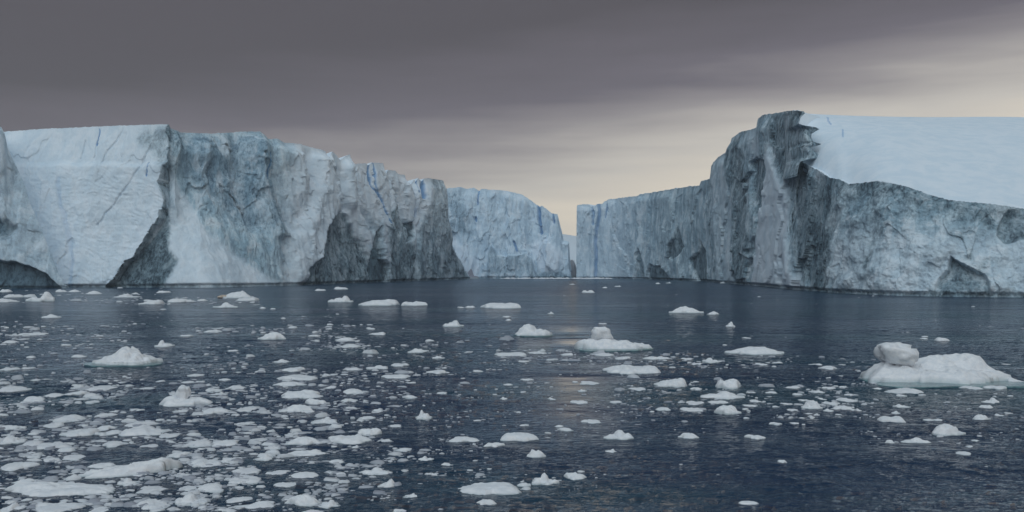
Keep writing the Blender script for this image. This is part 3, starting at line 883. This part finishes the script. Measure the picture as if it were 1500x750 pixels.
def floe(name, label, x0, x1, yt, yb, style='flat', cat='ice floe', group=None, seed=None, depthk=0.8, peaks=None, tint=0.0, hi=False, hmax=9.0):
    X, d, W, D, Hh = floe_dims(x0, x1, yt, yb, depthk, {'flat': .85, 'slab': .8, 'dome': .65, 'peak': .55}[style] if peaks is None else .62)
    Hh = min(Hh, hmax * W)
    s = seed if seed is not None else int(x0 * 7 + yb * 13) % 9973
    V, Q, wet = floe_arrays(W, D, Hh, s, style, (22 if (x1 - x0) > 90 else 14) if hi else 9, (96 if (x1 - x0) > 90 else 56) if hi else 26, peaks)
    me = mesh_np(name, V, Q, M_FLOE, {'wet': wet, 'tint': np.full(len(wet), tint)})
    o = link(name, me, None, (X, d + D / 2, 0))
    tag(o, label, cat, group)
    FLOES.append((x0, x1, yt, yb))
    return o, (X, d + D / 2, W, D, Hh)


def lump(name, parent, cx, cy, cz, rx, ry, rz, seed, amp=0.25, mat=None, box=1.0, lean=0.0, foot=1.0):
    """rounded boulder of ice as a part"""
    nu, nv = 40, 24
    a = np.linspace(0, 2 * math.pi, nu, endpoint=False); b = np.linspace(0, math.pi, nv)
    B, A = np.meshgrid(b, a, indexing='ij')
    n = np.stack([np.sin(B) * np.cos(A), np.sin(B) * np.sin(A), np.cos(B)], -1)
    r = 1 + amp * fbm(n * 1.5 + seed, 4, seed) + 1.1 * amp * facets(n * 1.2 + seed, seed)
    r = r * (1 - 0.18 * np.clip(-n[..., 2], 0, 1))
    nb = np.sign(n) * np.abs(n) ** box
    nb = nb / np.maximum((np.abs(nb) ** 3).sum(-1) ** (1 / 3), 1e-6)[..., None] if box != 1.0 else n
    V = nb * r[..., None] * np.array((rx, ry, rz))
    V[..., 0] += lean * V[..., 2] + (foot - 1) * V[..., 0] * np.clip(-V[..., 2] / rz, 0, 1)
    V = V + np.array((cx, cy, cz))
    i = np.arange(nu * nv).reshape(nv, nu); j = np.roll(i, -1, 1)
    Q = np.stack([i[:-1], i[1:], j[1:], j[:-1]], -1).reshape(-1, 4)
    me = mesh_np(name, V, Q, mat or M_FLOE, {'wet': np.zeros(nu * nv), 'tint': np.zeros(nu * nv)})
    return link(name, me, parent)


def shelf(parent, W, D, seed, off=(0, 0)):
    rs = np.random.RandomState(seed)
    th = np.linspace(0, 2 * math.pi, 48, endpoint=False)
    rad = np.ones(48)
    for k in range(2, 7): rad += rs.normal() * 0.22 / k * np.sin(k * th + rs.uniform(0, 6))
    V = [(off[0], off[1], 0.16)]
    for s, z in ((0.6, 0.15), (1.0, 0.11), (1.03, -0.3)):
        V += [(off[0] + W / 2 * r * s * math.cos(t), off[1] + D / 2 * r * s * math.sin(t), z) for r, t in zip(rad, th)]
    q = []
    for k in range(48):
        k2 = (k + 1) % 48
        q.append((0, 0, 1 + k, 1 + k2))
        for r in range(2):
            q.append((1 + r * 48 + k, 1 + (r + 1) * 48 + k, 1 + (r + 1) * 48 + k2, 1 + r * 48 + k2))
    me = bpy.data.meshes.new('submerged_foot')
    me.from_pydata(V, [], [tuple(dict.fromkeys(f)) for f in q]); me.materials.append(M_SHELF); me.update()
    return link('submerged_foot', me, parent)


def zat(py, d):
    return CAMH - (py - HZ) / F * d


# --- the pieces one can point to
o, (X, Y, W, D, Hh) = floe('bergy_bit', 'largest ice chunk, round boulder on its left shoulder, floating at right', 1263, 1490, 516, 566,
                           'flat', 'bergy bit', seed=12, depthk=0.55, hi=True,
                           peaks=[(.28, .35, .5, .5, 1.0), (-.1, .3, .4, .45, .82), (.52, .3, .2, .35, .85), (-.1, -.3, .85, .6, .45), (-.58, .1, .38, .65, .72), (.72, -.1, .3, .45, .3), (.1, -.1, .25, .3, .6)])
lump('ice_boulder', o, -0.265 * W, 0.05 * D, zat(521, Y), W * 0.115, W * 0.11, W * 0.078, 6, 0.24, None, 0.9, -0.35, 0.75)
shelf(o, W * 1.02, D * 1.12, 5, (0, -0.14 * D))
o, (X, Y, W, D, Hh) = floe('bergy_bit', 'long low chunk with a standing block near its left end, beyond the middle', 840, 957, 493, 514,
                           'flat', 'bergy bit', seed=21, depthk=0.5, hi=True, peaks=[(-.75, 0, .3, .7, .8), (-.3, .1, .45, .8, .95), (.1, 0, .5, .7, .7), (.55, 0, .5, .5, .42)])
lump('ice_block', o, -0.145 * W, 0.02 * D, zat(490, Y), W * 0.120, W * 0.09, W * 0.085, 9, 0.18, None, 0.75, -0.35, 1.35)
shelf(o, W * 1.0, D * 1.1, 7, (0.02 * W, -0.1 * D))
o, a_ = floe('growler', 'white pyramid shaped chunk with a lower right shoulder, at left', 136, 231, 506, 537, 'peak', 'growler', seed=33, hi=True,
             peaks=[(.02, .1, .45, .75, 1.0, .75), (-.4, 0, .5, .7, .42, .6), (.42, 0, .2, .6, .62), (.78, 0, .2, .5, .42)])
shelf(o, a_[2] * 1.0, a_[3] * 1.15, 3, (0, -.08 * a_[3]))
o, a_ = floe('growler', 'chunk with a steep left face and a tail trailing right, in mid channel', 754, 810, 474, 493, 'peak', 'growler', seed=41, hi=True,
             peaks=[(-.3, .1, .5, .8, 1.0, .55), (.35, 0, .6, .6, .45, .7)])
shelf(o, a_[2] * .95, a_[3] * 1.1, 6, (0, -.08 * a_[3]))
o, a_ = floe('growler', 'low floe carrying an upright knob, among drift ice at left', 234, 312, 578, 597, 'flat', 'growler', seed=52, hi=True,
             peaks=[(-.5, 0, .45, .8, .8), (.35, 0, .6, .7, .6)])
lump('ice_knob', o, -0.08 * a_[2], 0.05 * a_[3], zat(577, a_[1]), a_[2] * .115, a_[2] * .11, a_[2] * .13, 12, 0.22, None, 0.75, 0.1, 1.2)
o, a_ = floe('growler', 'smooth dome topped chunk with a brownish left flank, close under the left iceberg', 324, 373, 426, 437, 'dome', 'growler', seed=61, hi=True)
lump('stained_flank', o, -0.42 * a_[2], -0.03 * a_[3], a_[4] * .12, a_[2] * .15, a_[3] * .3, a_[4] * .32, 8, 0.15, M_STAIN)
NAMED = [
    ('growler', 'smooth whale backed dome floating alone right of the channel', 978, 1031, 448, 459, 'dome'),
    ('growler', 'long low white hump tapering to its left, right of centre', 1062, 1151, 507, 520, 'dome'),
    ('growler', 'egg shaped white chunk, last large piece towards the bottom right', 1364, 1414, 620, 639, 'dome'),
    ('growler', 'spiky white lump standing alone in open water left of centre', 608, 633, 600, 615, 'peak'),
    ('growler', 'wedge with a high left corner in dark rippled water, centre', 883, 928, 630, 645, 'peak'),
    ('growler', 'broad flat topped block with a ragged upper rim, bottom centre', 668, 765, 706, 728, 'flat'),
    ('ice_floe', 'small flat slab floating just below the broad ragged block, bottom centre', 697, 728, 731, 742, 'flat'),
    ('growler', 'rounded white lump in dark water above the bottom centre group', 771, 800, 658, 671, 'dome'),
    ('growler', 'left and larger of two lumps right of the broad ragged block', 778, 820, 693, 712, 'peak'),
    ('growler', 'right lump of the two right of the broad ragged block', 825, 860, 691, 704, 'flat'),
    ('ice_floe', 'low ragged floe with jagged left tip, below the long chunk', 883, 967, 534, 549, 'flat'),
    ('ice_floe', 'dish shaped floe with a raised right end, right of centre', 958, 1008, 553, 568, 'slab'),
    ('ice_floe', 'thick blocky floe at the top of the right drift, beside the dish shaped floe', 1048, 1087, 554, 570, 'flat'),
    ('ice_floe', 'hump backed floe at the lower end of the drift right of centre', 1046, 1086, 593, 607, 'dome'),
    ('ice_floe', 'smooth low mound alone in rippled water, lower right of centre', 993, 1024, 634, 643, 'dome'),
    ('ice_floe', 'thin sliver of ice near the bottom edge, right of centre', 1081, 1113, 734, 741, 'flat'),
    ('ice_floe', 'broad flat floe meeting the left end of the long tilted slab', 3, 172, 705, 730, 'flat'),
    ('ice_floe', 'elongated floe with lumpy back, in the middle of the wide flat strip near centre left', 524, 586, 438, 448, 'flat'),
    ('ice_floe', 'thin flat tail floe right of the elongated lumpy floe, far water', 588, 627, 441, 448, 'flat'),
    ('growler', 'ragged greyish wedge with peak to its right, below the left iceberg', 480, 518, 433, 443, 'peak'),
    ('ice_floe', 'flat far floe with two lumps, under the distant middle iceberg', 702, 764, 443, 452, 'flat'),
    ('growler', 'small three peaked lump alone in the far water, left of centre', 648, 680, 469, 479, 'peak'),
    ('growler', 'small smooth dome with a long right skirt, far left of centre', 377, 420, 486, 498, 'dome'),
    ('growler', 'small sharp cone behind the white pyramid shaped chunk', 226, 254, 498, 509, 'peak'),
    ('ice_floe', 'low mound with a peaked middle, first below the dome with the brown flank', 312, 351, 443, 451, 'peak'),
    ('growler', 'heaped low mound near the left edge, close under the ice', 38, 83, 427, 442, 'peak'),
    ('growler', 'long low mound lying on a strip of brash, just above the bottom left field', 446, 480, 583, 594, 'flat'),
    ('ice_floe', 'white floe humped at right end, upper of two alike, left of centre', 410, 475, 571, 585, 'flat'),
    ('ice_floe', 'white humped floe, lower of two alike, left of centre', 408, 460, 592, 605, 'dome'),
    ('ice_floe', 'long low floe with swelling middle, in the central left drift', 417, 475, 639, 653, 'dome'),
    ('ice_floe', 'crumbling rough floe joined to a lumpy right part, central left drift', 477, 545, 636, 652, 'flat'),
    ('ice_floe', 'blocky floe at the upper right end of the central left drift', 522, 560, 626, 639, 'flat'),
    ('ice_floe', 'long saddle shaped floe below the one with swelling middle', 417, 480, 659, 670, 'flat'),
    ('ice_floe', 'oblong floe left of bottom centre with a pointed right end', 416, 470, 723, 743, 'dome'),
    ('ice_floe', 'kite shaped floe drifting right of the bottom left field', 553, 580, 701, 716, 'slab'),
    ('ice_floe', 'low broad floe with a small tower at right, above bottom centre', 524, 576, 684, 697, 'peak'),
    ('ice_floe', 'white floe with flat back beside the central open water, lower middle', 732, 790, 633, 648, 'flat'),
    ('ice_floe', 'low chain of two lumps left of the flat backed floe, lower middle', 657, 703, 639, 649, 'flat'),
    ('ice_floe', 'flat slab just under the chain of two lumps, lower middle', 708, 740, 648, 656, 'flat'),
    ('growler', 'tiny pale hook shaped lump alone in the right hand channel', 1062, 1077, 471, 479, 'peak'),
    ('ice_floe', 'small flat lump right beside the whale backed dome', 1036, 1054, 456, 461, 'dome'),
    ('ice_floe', 'little flat floe above the largest ice chunk at right', 1369, 1391, 494, 500, 'flat'),
    ('ice_floe', 'small triangular floe below the right end of the largest ice chunk', 1438, 1463, 582, 592, 'peak'),
    ('ice_floe', 'flat brick of ice right below the small triangular floe', 1433, 1454, 593, 599, 'flat'),
    ('ice_floe', 'low rounded floe above the egg shaped chunk', 1425, 1452, 607, 616, 'dome'),
    ('ice_floe', 'low bumpy floe left of the egg shaped chunk', 1286, 1325, 609, 620, 'flat'),
    ('ice_floe', 'long thin floe with a humped left end, left below the egg shaped chunk', 1317, 1362, 641, 650, 'peak'),
    ('ice_floe', 'small oval floe left of the long thin humped one, lower right', 1296, 1311, 644, 650, 'dome'),
    ('ice_floe', 'small oblong floe alone in dark water, far lower right', 1139, 1153, 673, 679, 'flat'),
    ('ice_floe', 'flat strip of ice alone, right of the smooth low mound', 1091, 1122, 637, 644, 'flat'),
    ('ice_floe', 'thin far floe on the water below the gap between the icebergs', 852, 871, 425, 429, 'flat'),
    ('ice_floe', 'biggest floe in the packed patch left of the largest ice chunk', 1173, 1205, 586, 600, 'dome'),
]
for nm, lb, x0, x1, yt, yb, st in NAMED:
    pk = None
    if st == 'tilt':
        st = 'flat'; pk = [(.78, .1, .22, .6, 1.0), (.45, .1, .42, .65, .8), (.1, .05, .5, .7, .58), (-.4, 0, .55, .8, .38)]
    floe(nm, lb, x0, x1, yt, yb, st, 'growler' if nm == 'growler' else 'ice floe', peaks=pk, hi=(x1 - x0) > 28,
         depthk=0.9 if st != 'dome' else 0.6)

V, Q, wet = floe_arrays(4.9, 1.7, 0.62, 77, 'flat', 22, 90, [(.70, .0, .32, .8, 1.0, .5), (.35, .0, .5, .8, .82), (-.05, 0, .5, .8, .62), (-.5, 0, .5, .8, .42)])
o = link('ice_floe', mesh_np('ice_floe', V, Q, M_FLOE, {'wet': wet, 'tint': wet * 0}), None, (-18.6, 43.4, 0))
o.rotation_euler = (0, 0, math.radians(27))
tag(o, 'long tilted slab raised at its right end, biggest piece at bottom left', 'ice floe')

# --- countable floes that only their patch of water tells apart
ZONES = {
    'corner': ('white floe packed in the thick drift ice of the bottom left corner', 'floes in the bottom left drift'),
    'leftband': ('white floe in the bands of drift ice at mid left', 'floes in the mid left bands'),
    'farleft': ('small far floe in the strips below the left iceberg', 'floes below the left iceberg'),
    'centre': ('small white floe in the loose drift left of centre', 'floes in the loose drift left of centre'),
    'mid': ('small flat floe scattered on the rippled water at centre', 'floes on the central water'),
    'patch': ('small white floe of the packed patch left of the largest ice chunk', 'floes of the packed patch'),
    'rdrift': ('small floe in the drift right of centre', 'floes in the drift right of centre'),
    'right': ('small floe near the foot of the largest ice chunk', 'floes by the largest chunk'),
    'far': ('tiny floe far out in front of the icebergs', 'tiny far floes'),
}
LIST = {
    'farleft': [(0, 17, 422, 428), (7, 35, 430, 436), (0, 26, 437, 443), (81, 99, 422, 428), (100, 118, 424, 428), (127, 150, 426, 431), (170, 206, 430, 436), (192, 203, 427, 431),
                (231, 249, 425, 429), (205, 240, 439, 446), (248, 285, 437, 443), (288, 304, 434, 441), (345, 378, 435, 441), (210, 222, 437, 441), (62, 90, 460, 466), (28, 70, 487, 492),
                (264, 283, 488, 493), (300, 325, 481, 487), (5, 27, 497, 503), (87, 105, 503, 507), (330, 350, 512, 515), (105, 128, 519, 524), (0, 28, 536, 543), (32, 50, 533, 541)],
    'leftband': [(0, 44, 554, 575), (30, 68, 578, 590), (62, 96, 572, 584), (90, 130, 569, 581), (125, 172, 564, 574), (125, 147, 583, 591), (147, 163, 554, 560), (200, 228, 562, 573),
                 (273, 300, 545, 552), (320, 338, 551, 558), (286, 310, 560, 567), (330, 362, 561, 572), (228, 242, 555, 560), (45, 60, 551, 558), (140, 172, 601, 612), (250, 276, 600, 606),
                 (290, 340, 597, 608), (345, 376, 592, 604), (300, 330, 567, 575), (308, 330, 574, 580), (265, 285, 556, 562)],
    'corner': [(78, 124, 606, 620), (0, 30, 618, 630), (62, 92, 619, 627), (90, 142, 619, 641), (138, 170, 620, 632), (185, 230, 609, 627), (180, 246, 622, 641), (233, 264, 633, 642),
               (0, 40, 634, 652), (30, 66, 642, 656), (55, 105, 641, 660), (150, 186, 641, 656), (90, 126, 661, 675), (0, 55, 669, 691), (130, 170, 677, 687), (90, 120, 692, 706),
               (20, 52, 699, 710), (270, 314, 641, 656), (308, 350, 642, 655), (244, 274, 659, 671), (270, 330, 665, 687), (322, 357, 664, 679), (338, 382, 683, 697), (333, 384, 694, 711),
               (284, 332, 705, 722), (200, 248, 707, 726), (254, 306, 722, 742), (330, 372, 726, 738), (340, 410, 734, 748), (45, 122, 733, 756), (0, 42, 729, 754), (125, 168, 736, 756),
               (198, 252, 727, 749), (262, 290, 710, 720), (170, 206, 700, 712), (370, 404, 724, 744), (300, 350, 744, 756), (385, 412, 649, 660), (372, 400, 664, 676), (388, 424, 685, 699),
               (420, 470, 690, 704), (400, 440, 706, 715), (380, 420, 756, 768), (465, 500, 730, 745), (440, 475, 745, 757), (488, 508, 690, 698), (480, 505, 672, 680), (150, 180, 628, 638),
               (40, 62, 663, 672), (60, 90, 668, 678), (205, 235, 650, 658), (195, 222, 690, 699), (255, 280, 690, 700), (365, 392, 640, 648), (345, 372, 614, 624), (370, 396, 620, 630)],
    'centre': [(410, 446, 537, 545), (400, 426, 526, 532), (405, 468, 549, 558), (400, 450, 559, 566), (502, 530, 538, 543), (535, 570, 535, 541), (572, 600, 531, 537), (495, 527, 499, 510),
               (490, 520, 494, 500), (452, 470, 485, 493), (540, 566, 486, 491), (597, 628, 510, 517), (558, 602, 548, 555), (500, 536, 568, 578), (498, 524, 583, 590), (475, 500, 562, 570),
               (430, 452, 571, 577), (623, 655, 541, 548), (630, 652, 521, 526), (592, 610, 558, 563), (590, 612, 577, 584), (640, 655, 572, 577), (540, 562, 600, 606), (525, 550, 608, 615),
               (456, 496, 610, 622), (440, 462, 600, 606), (566, 590, 620, 627), (555, 575, 640, 648), (512, 528, 650, 658), (580, 602, 655, 662), (619, 642, 691, 699), (612, 636, 668, 676),
               (646, 664, 676, 683), (590, 612, 722, 730), (588, 606, 732, 740), (575, 600, 745, 752), (602, 618, 744, 750)],
    'mid': [(692, 708, 538, 545), (680, 694, 512, 517), (724, 772, 516, 522), (773, 802, 510, 519), (758, 776, 527, 531), (732, 746, 580, 586), (762, 782, 553, 558), (736, 752, 559, 565),
            (850, 880, 611, 621), (886, 904, 657, 664), (757, 778, 706, 713), (740, 756, 712, 717), (920, 948, 565, 573), (835, 862, 586, 592), (893, 912, 584, 591), (802, 814, 580, 586),
            (848, 878, 558, 564), (846, 860, 570, 574), (816, 840, 626, 632), (812, 826, 622, 626), (760, 776, 620, 625), (692, 706, 612, 618)],
    'rdrift': [(1022, 1092, 572, 586), (1003, 1034, 586, 594), (1034, 1070, 585, 594), (997, 1030, 597, 604), (960, 982, 596, 602), (940, 965, 520, 527), (960, 985, 521, 527), (995, 1018, 522, 528),
               (1028, 1058, 524, 532), (1010, 1030, 530, 535), (1092, 1110, 568, 578), (1096, 1115, 582, 590), (1085, 1108, 590, 597), (870, 900, 517, 522), (900, 925, 520, 527), (820, 840, 516, 521),
               (1105, 1128, 529, 536), (1130, 1146, 527, 533), (1088, 1100, 609, 614), (1010, 1030, 567, 572)],
    'patch': [(1149, 1172, 562, 570), (1184, 1206, 568, 576), (1130, 1142, 591, 597), (1142, 1162, 589, 594), (1150, 1170, 596, 603), (1170, 1186, 580, 588), (1196, 1216, 578, 587), (1205, 1232, 586, 594),
              (1214, 1252, 594, 602), (1225, 1258, 582, 590), (1206, 1222, 597, 604), (1236, 1262, 576, 582), (1180, 1192, 603, 608), (1190, 1202, 605, 610), (1222, 1234, 604, 609), (1246, 1262, 598, 604),
              (1204, 1226, 566, 571), (1228, 1246, 564, 569), (1126, 1146, 618, 623), (1157, 1172, 617, 622), (1170, 1180, 610, 614), (1120, 1138, 572, 577), (1160, 1175, 574, 579)],
    'right': [(1293, 1350, 568, 578), (1408, 1436, 563, 571), (1440, 1474, 564, 571), (1470, 1500, 548, 562), (1276, 1294, 565, 571), (1312, 1328, 575, 581), (1345, 1357, 575, 580), (1308, 1334, 592, 598),
              (1303, 1320, 602, 607), (1360, 1374, 575, 579), (1200, 1228, 535, 542), (1185, 1204, 531, 536), (1346, 1358, 493, 497), (1466, 1480, 530, 535), (1470, 1484, 602, 607), (1423, 1434, 640, 647),
              (1414, 1426, 652, 656), (1352, 1366, 612, 617), (1366, 1380, 613, 617), (1456, 1472, 606, 610), (1400, 1422, 661, 667)],
    'far': [(462, 478, 421, 426), (489, 511, 420, 424), (680, 697, 446, 451), (670, 680, 448, 451), (802, 811, 456, 460), (876, 889, 471, 475), (1087, 1100, 492, 496), (1058, 1066, 502, 506),
            (1350, 1360, 490, 494), (740, 750, 465, 470), (736, 748, 461, 465), (412, 420, 464, 467), (380, 390, 449, 452), (396, 404, 450, 453), (834, 842, 415, 417), (882, 890, 420, 422), (900, 910, 418, 420), (960, 968, 414, 416),
            (975, 983, 413, 415), (1055, 1066, 412.5, 415)],
}
ANCHORS = [(194, 692, 'the long tilted slab'), (88, 718, 'the broad flat floe at bottom left'), (273, 588, 'the floe with the upright knob'), (183, 522, 'the white pyramid chunk'),
           (348, 431, 'the dome with the brown flank'), (60, 435, 'the heaped mound at left'), (398, 492, 'the smooth dome left of centre'), (511, 644, 'the crumbling rough floe'),
           (446, 646, 'the floe with swelling middle'), (443, 733, 'the oblong floe left of bottom centre'), (566, 708, 'the kite shaped floe'), (620, 608, 'the spiky lone lump'),
           (716, 717, 'the broad ragged block'), (761, 640, 'the flat backed floe'), (899, 505, 'the long chunk with a block'), (782, 484, 'the steep faced mid channel chunk'),
           (925, 542, 'the floe with jagged tip'), (983, 560, 'the dish shaped floe'), (1066, 600, 'the hump backed floe'), (1106, 514, 'the long low white hump'), (1189, 593, 'the biggest floe of the packed patch'),
           (1376, 540, 'the largest ice chunk'), (1389, 630, 'the egg shaped chunk'), (1005, 454, 'the whale backed dome'), (905, 638, 'the high cornered wedge'), (555, 444, 'the elongated lumpy far floe'),
           (733, 448, 'the two lump far floe'), (664, 474, 'the three peaked far lump'), (442, 578, 'the upper humped floe left of centre'), (240, 504, 'the small sharp cone')]
RANK = ['nearest', 'second nearest', 'third nearest', 'fourth nearest', 'fifth nearest', 'sixth nearest', 'seventh nearest', 'eighth nearest', 'ninth nearest']
SHAPE = {'flat': 'flat', 'dome': 'rounded', 'peak': 'lumpy peaked', 'slab': 'slanting'}
bins, small_labels = {}, {}
for zn, lst in LIST.items():
    for (x0, x1, yt, yb) in lst:
        cx, cy = (x0 + x1) / 2, (yt + yb) / 2
        st = ['flat', 'flat', 'dome', 'flat', 'peak', 'slab'][(x0 * 3 + int(yb)) % 6]
        dd, ax, ay, ph = min((math.hypot(cx - a, 2.2 * (cy - b)), a, b, p) for a, b, p in ANCHORS)
        if abs(cx - ax) > 2.2 * abs(cy - ay):
            rel = 'to the left of' if cx < ax else 'to the right of'
        else:
            rel = 'beyond' if cy < ay else 'in front of'
        bins.setdefault((SHAPE[st], rel, ph), []).append((dd, (x0, x1, yt, yb)))
for (sh, rel, ph), mem in bins.items():
    mem.sort()
    for k, (dd, key) in enumerate(mem):
        rk = (RANK[k] + ' ') if len(mem) > 1 else ''
        small_labels[key] = f"{rk}{sh} floe {rel} {ph}"
for zn, lst in LIST.items():
    lb, gp = ZONES[zn]
    for k, (x0, x1, yt, yb) in enumerate(lst):
        st = ['flat', 'flat', 'dome', 'flat', 'peak', 'slab'][(x0 * 3 + int(yb)) % 6]
        t = 0.25 if zn in ('corner', 'leftband') else 0.1
        floe('ice_floe', small_labels[(x0, x1, yt, yb)], x0, x1, yt, yb, st, 'ice floe', gp, tint=((x0 * 7 + int(yb) * 3) % 10) / 10 * t, hi=(x1 - x0) > 34, depthk=1.15, hmax={'flat': .10, 'slab': .13, 'dome': .15, 'peak': .24}[st] * (1.0 if yb > 470 else 1.6))

# --- low brash along the foot of the far icebergs, and a dark stub of ice
o, a_ = floe('growler', 'dark grey stub of ice at the right foot of the left iceberg', 676, 702, 394, 408.6, 'peak', 'growler', seed=5, depthk=0.6, tint=1.3)
o, a_ = floe('growler', 'small pale blue stump of ice standing in the gap between the icebergs', 831, 846, 380, 407.6, 'flat', 'growler', seed=6, depthk=0.6, tint=0.5)

# --- uncountable brash
def brash():
    rs = np.random.RandomState(11)
    BANDS = [(-40, 520, 600, 770, 1100, 17, 1), (280, 600, 545, 720, 150, 15, 1), (-40, 300, 555, 600, 120, 16, 1), # x0, x1, y0, y1, n, mean width px, clump
        (-40, 580, 590, 770, 2300, 9, 1), (-40, 380, 640, 770, 900, 12, 1), (-40, 240, 422, 446, 130, 8, 0), (100, 385, 436, 447, 150, 9, 0), (-20, 190, 476, 506, 240, 8, 1), (280, 430, 480, 489, 110, 7, 0),
        (420, 545, 476, 514, 260, 7, 1), (290, 600, 540, 605, 750, 8, 1), (-30, 390, 505, 560, 300, 8, 1), (-30, 300, 555, 600, 420, 9, 1), (500, 745, 498, 565, 300, 7, 1), (560, 710, 566, 665, 190, 6, 1),
        (730, 1010, 512, 534, 260, 7, 1), (930, 1160, 518, 540, 130, 7, 0), (900, 1150, 560, 610, 330, 7, 1), (1125, 1285, 560, 614, 420, 7, 1), (1260, 1510, 560, 650, 190, 6, 1), (1000, 1280, 520, 560, 110, 6, 0),
        (-20, 1520, 430, 700, 420, 5, 0), (440, 720, 640, 760, 420, 7, 1), (740, 880, 690, 730, 60, 7, 0), (-20, 520, 445, 480, 160, 6, 1), (690, 1050, 540, 640, 200, 6, 1), (640, 780, 560, 620, 80, 6, 0)]
    VV, QQ, WW, TT = [], [], [], []
    base = 0
    for (x0, x1, y0, y1, n, mw, cl) in BANDS:
        mw = mw * 0.72
        px = rs.uniform(x0, x1, n * 2); py = rs.uniform(y0, y1, n * 2)
        if cl:
            f = fbm(np.stack([px * 0.011, py * 0.048, 0 * px], -1), 4, 77, 0.6)
            keep = rs.uniform(-0.22, 0.18, n * 2) < f
        else:
            keep = np.arange(n * 2) < n
        hole = (poly_sd(px, py, [(140, 690), (150, 655), (240, 652), (262, 668), (200, 690)]) > 0) | (poly_sd(px, py, [(50, 603), (120, 590), (230, 572), (235, 592), (130, 606), (0, 622), (0, 610)]) > 0)
        keep &= ~hole
        px, py = px[keep][:n], py[keep][:n]
        for a, b in zip(px, py):
            wpx = min(mw * math.exp(rs.normal() * 0.55), 30) * (0.6 if b < 470 else 1.0)
            d = CAMH * F / (b - HZ); X = (a - 750) / F * d
            W = wpx / F * d; D = W * rs.uniform(0.4, 0.9); Hh = W * rs.uniform(0.03, 0.22)
            sg = 7
            th = np.arange(sg) / sg * 6.283 + rs.uniform(0, 1)
            rd = rs.uniform(0.45, 1.15, sg)
            c, s = np.cos(th) * rd, np.sin(th) * rd
            v = np.empty((1 + 2 * sg, 3))
            v[0] = (X + rs.normal() * .1 * W, d + rs.normal() * .1 * D, Hh)
            v[1:1 + sg, 0] = X + c * W * .36; v[1:1 + sg, 1] = d + s * D * .36; v[1:1 + sg, 2] = Hh * rs.uniform(.5, 1.0, sg)
            v[1 + sg:, 0] = X + c * W * .52; v[1 + sg:, 1] = d + s * D * .52; v[1 + sg:, 2] = -0.06
            i = np.arange(sg); j = (i + 1) % sg
            QQ.append(np.stack([np.full(sg, base), base + 1 + i, base + 1 + j], -1))
            QQ.append(np.stack([base + 1 + i, base + 1 + sg + i, base + 1 + sg + j], -1))
            QQ.append(np.stack([base + 1 + i, base + 1 + sg + j, base + 1 + j], -1))
            VV.append(v); base += len(v)
            ww = np.full(1 + 2 * sg, .05); ww[1 + sg:] = .3; WW.append(ww)
            TT.append(np.full(1 + 2 * sg, min(1.15, rs.uniform(0.1, 1.1) + (0.25 if wpx < 7 else 0))))
    me = mesh_np('brash_ice', np.concatenate(VV), np.concatenate(QQ), M_FLOE, {'wet': np.concatenate(WW), 'tint': np.concatenate(TT)})
    tag(link('brash_ice', me), 'loose scatter of small brash ice bits drifting on the dark sea', 'brash ice', kind='stuff')


brash()


def foot_brash():
    """thin line of white brash along the waterline of the far icebergs"""
    rs = np.random.RandomState(4)
    VV, QQ = [], []; base = 0
    for k in range(240):
        px = rs.uniform(735, 940); d = rs.uniform(905, 926)
        X = (px - 750) / F * d; W = rs.uniform(2, 6); D = W * .6; Hh = rs.uniform(.3, 1.3)
        sg = 8; th = np.arange(sg) / sg * 6.283; rd = rs.uniform(.7, 1.1, sg)
        v = np.empty((1 + 2 * sg, 3)); v[0] = (X, d, Hh)
        for r, (s, z) in enumerate(((.7, .75 * Hh), (1.0, -.2))):
            sl = slice(1 + r * sg, 1 + (r + 1) * sg)
            v[sl, 0] = X + np.cos(th) * rd * W / 2 * s; v[sl, 1] = d + np.sin(th) * rd * D / 2 * s; v[sl, 2] = z
        i = np.arange(sg); j = (i + 1) % sg
        QQ += [np.stack([np.full(sg, base), base + 1 + i, base + 1 + j], -1), np.stack([base + 1 + i, base + 1 + sg + i, base + 1 + sg + j], -1), np.stack([base + 1 + i, base + 1 + sg + j, base + 1 + j], -1)]
        VV.append(v); base += len(v)
    V = np.concatenate(VV)
    me = mesh_np('waterline_brash', V, np.concatenate(QQ), M_FLOE, {'wet': np.zeros(len(V)), 'tint': np.zeros(len(V))})
    tag(link('waterline_brash', me), 'thin white line of brash along the foot of the far icebergs', 'brash ice', kind='stuff')


foot_brash()

# ------------------------------------------------------------------ air
def haze():
    me = bpy.data.meshes.new('haze')
    x0, x1, y0, y1, z0, z1 = -9500, 9500, -9500, 9500, -8, 190
    v = [(x, y, z) for z in (z0, z1) for y in (y0, y1) for x in (x0, x1)]
    me.from_pydata(v, [], [(0, 2, 3, 1), (4, 5, 7, 6), (0, 1, 5, 4), (2, 6, 7, 3), (0, 4, 6, 2), (1, 3, 7, 5)])
    m = bpy.data.materials.new('haze'); m.use_nodes = True
    n = N(m.node_tree); n.n.clear()
    out = n.new('ShaderNodeOutputMaterial'); pv = n.new('ShaderNodeVolumePrincipled')
    pv.inputs['Color'].default_value = (0.80, 0.88, 0.96, 1); pv.inputs['Density'].default_value = 0.00013
    pv.inputs['Anisotropy'].default_value = 0.1
    n.l.new(pv.outputs[0], out.inputs['Volume'])
    me.materials.append(m)
    tag(link('haze', me), 'faint cold haze over the water', 'haze', kind='stuff')


haze()
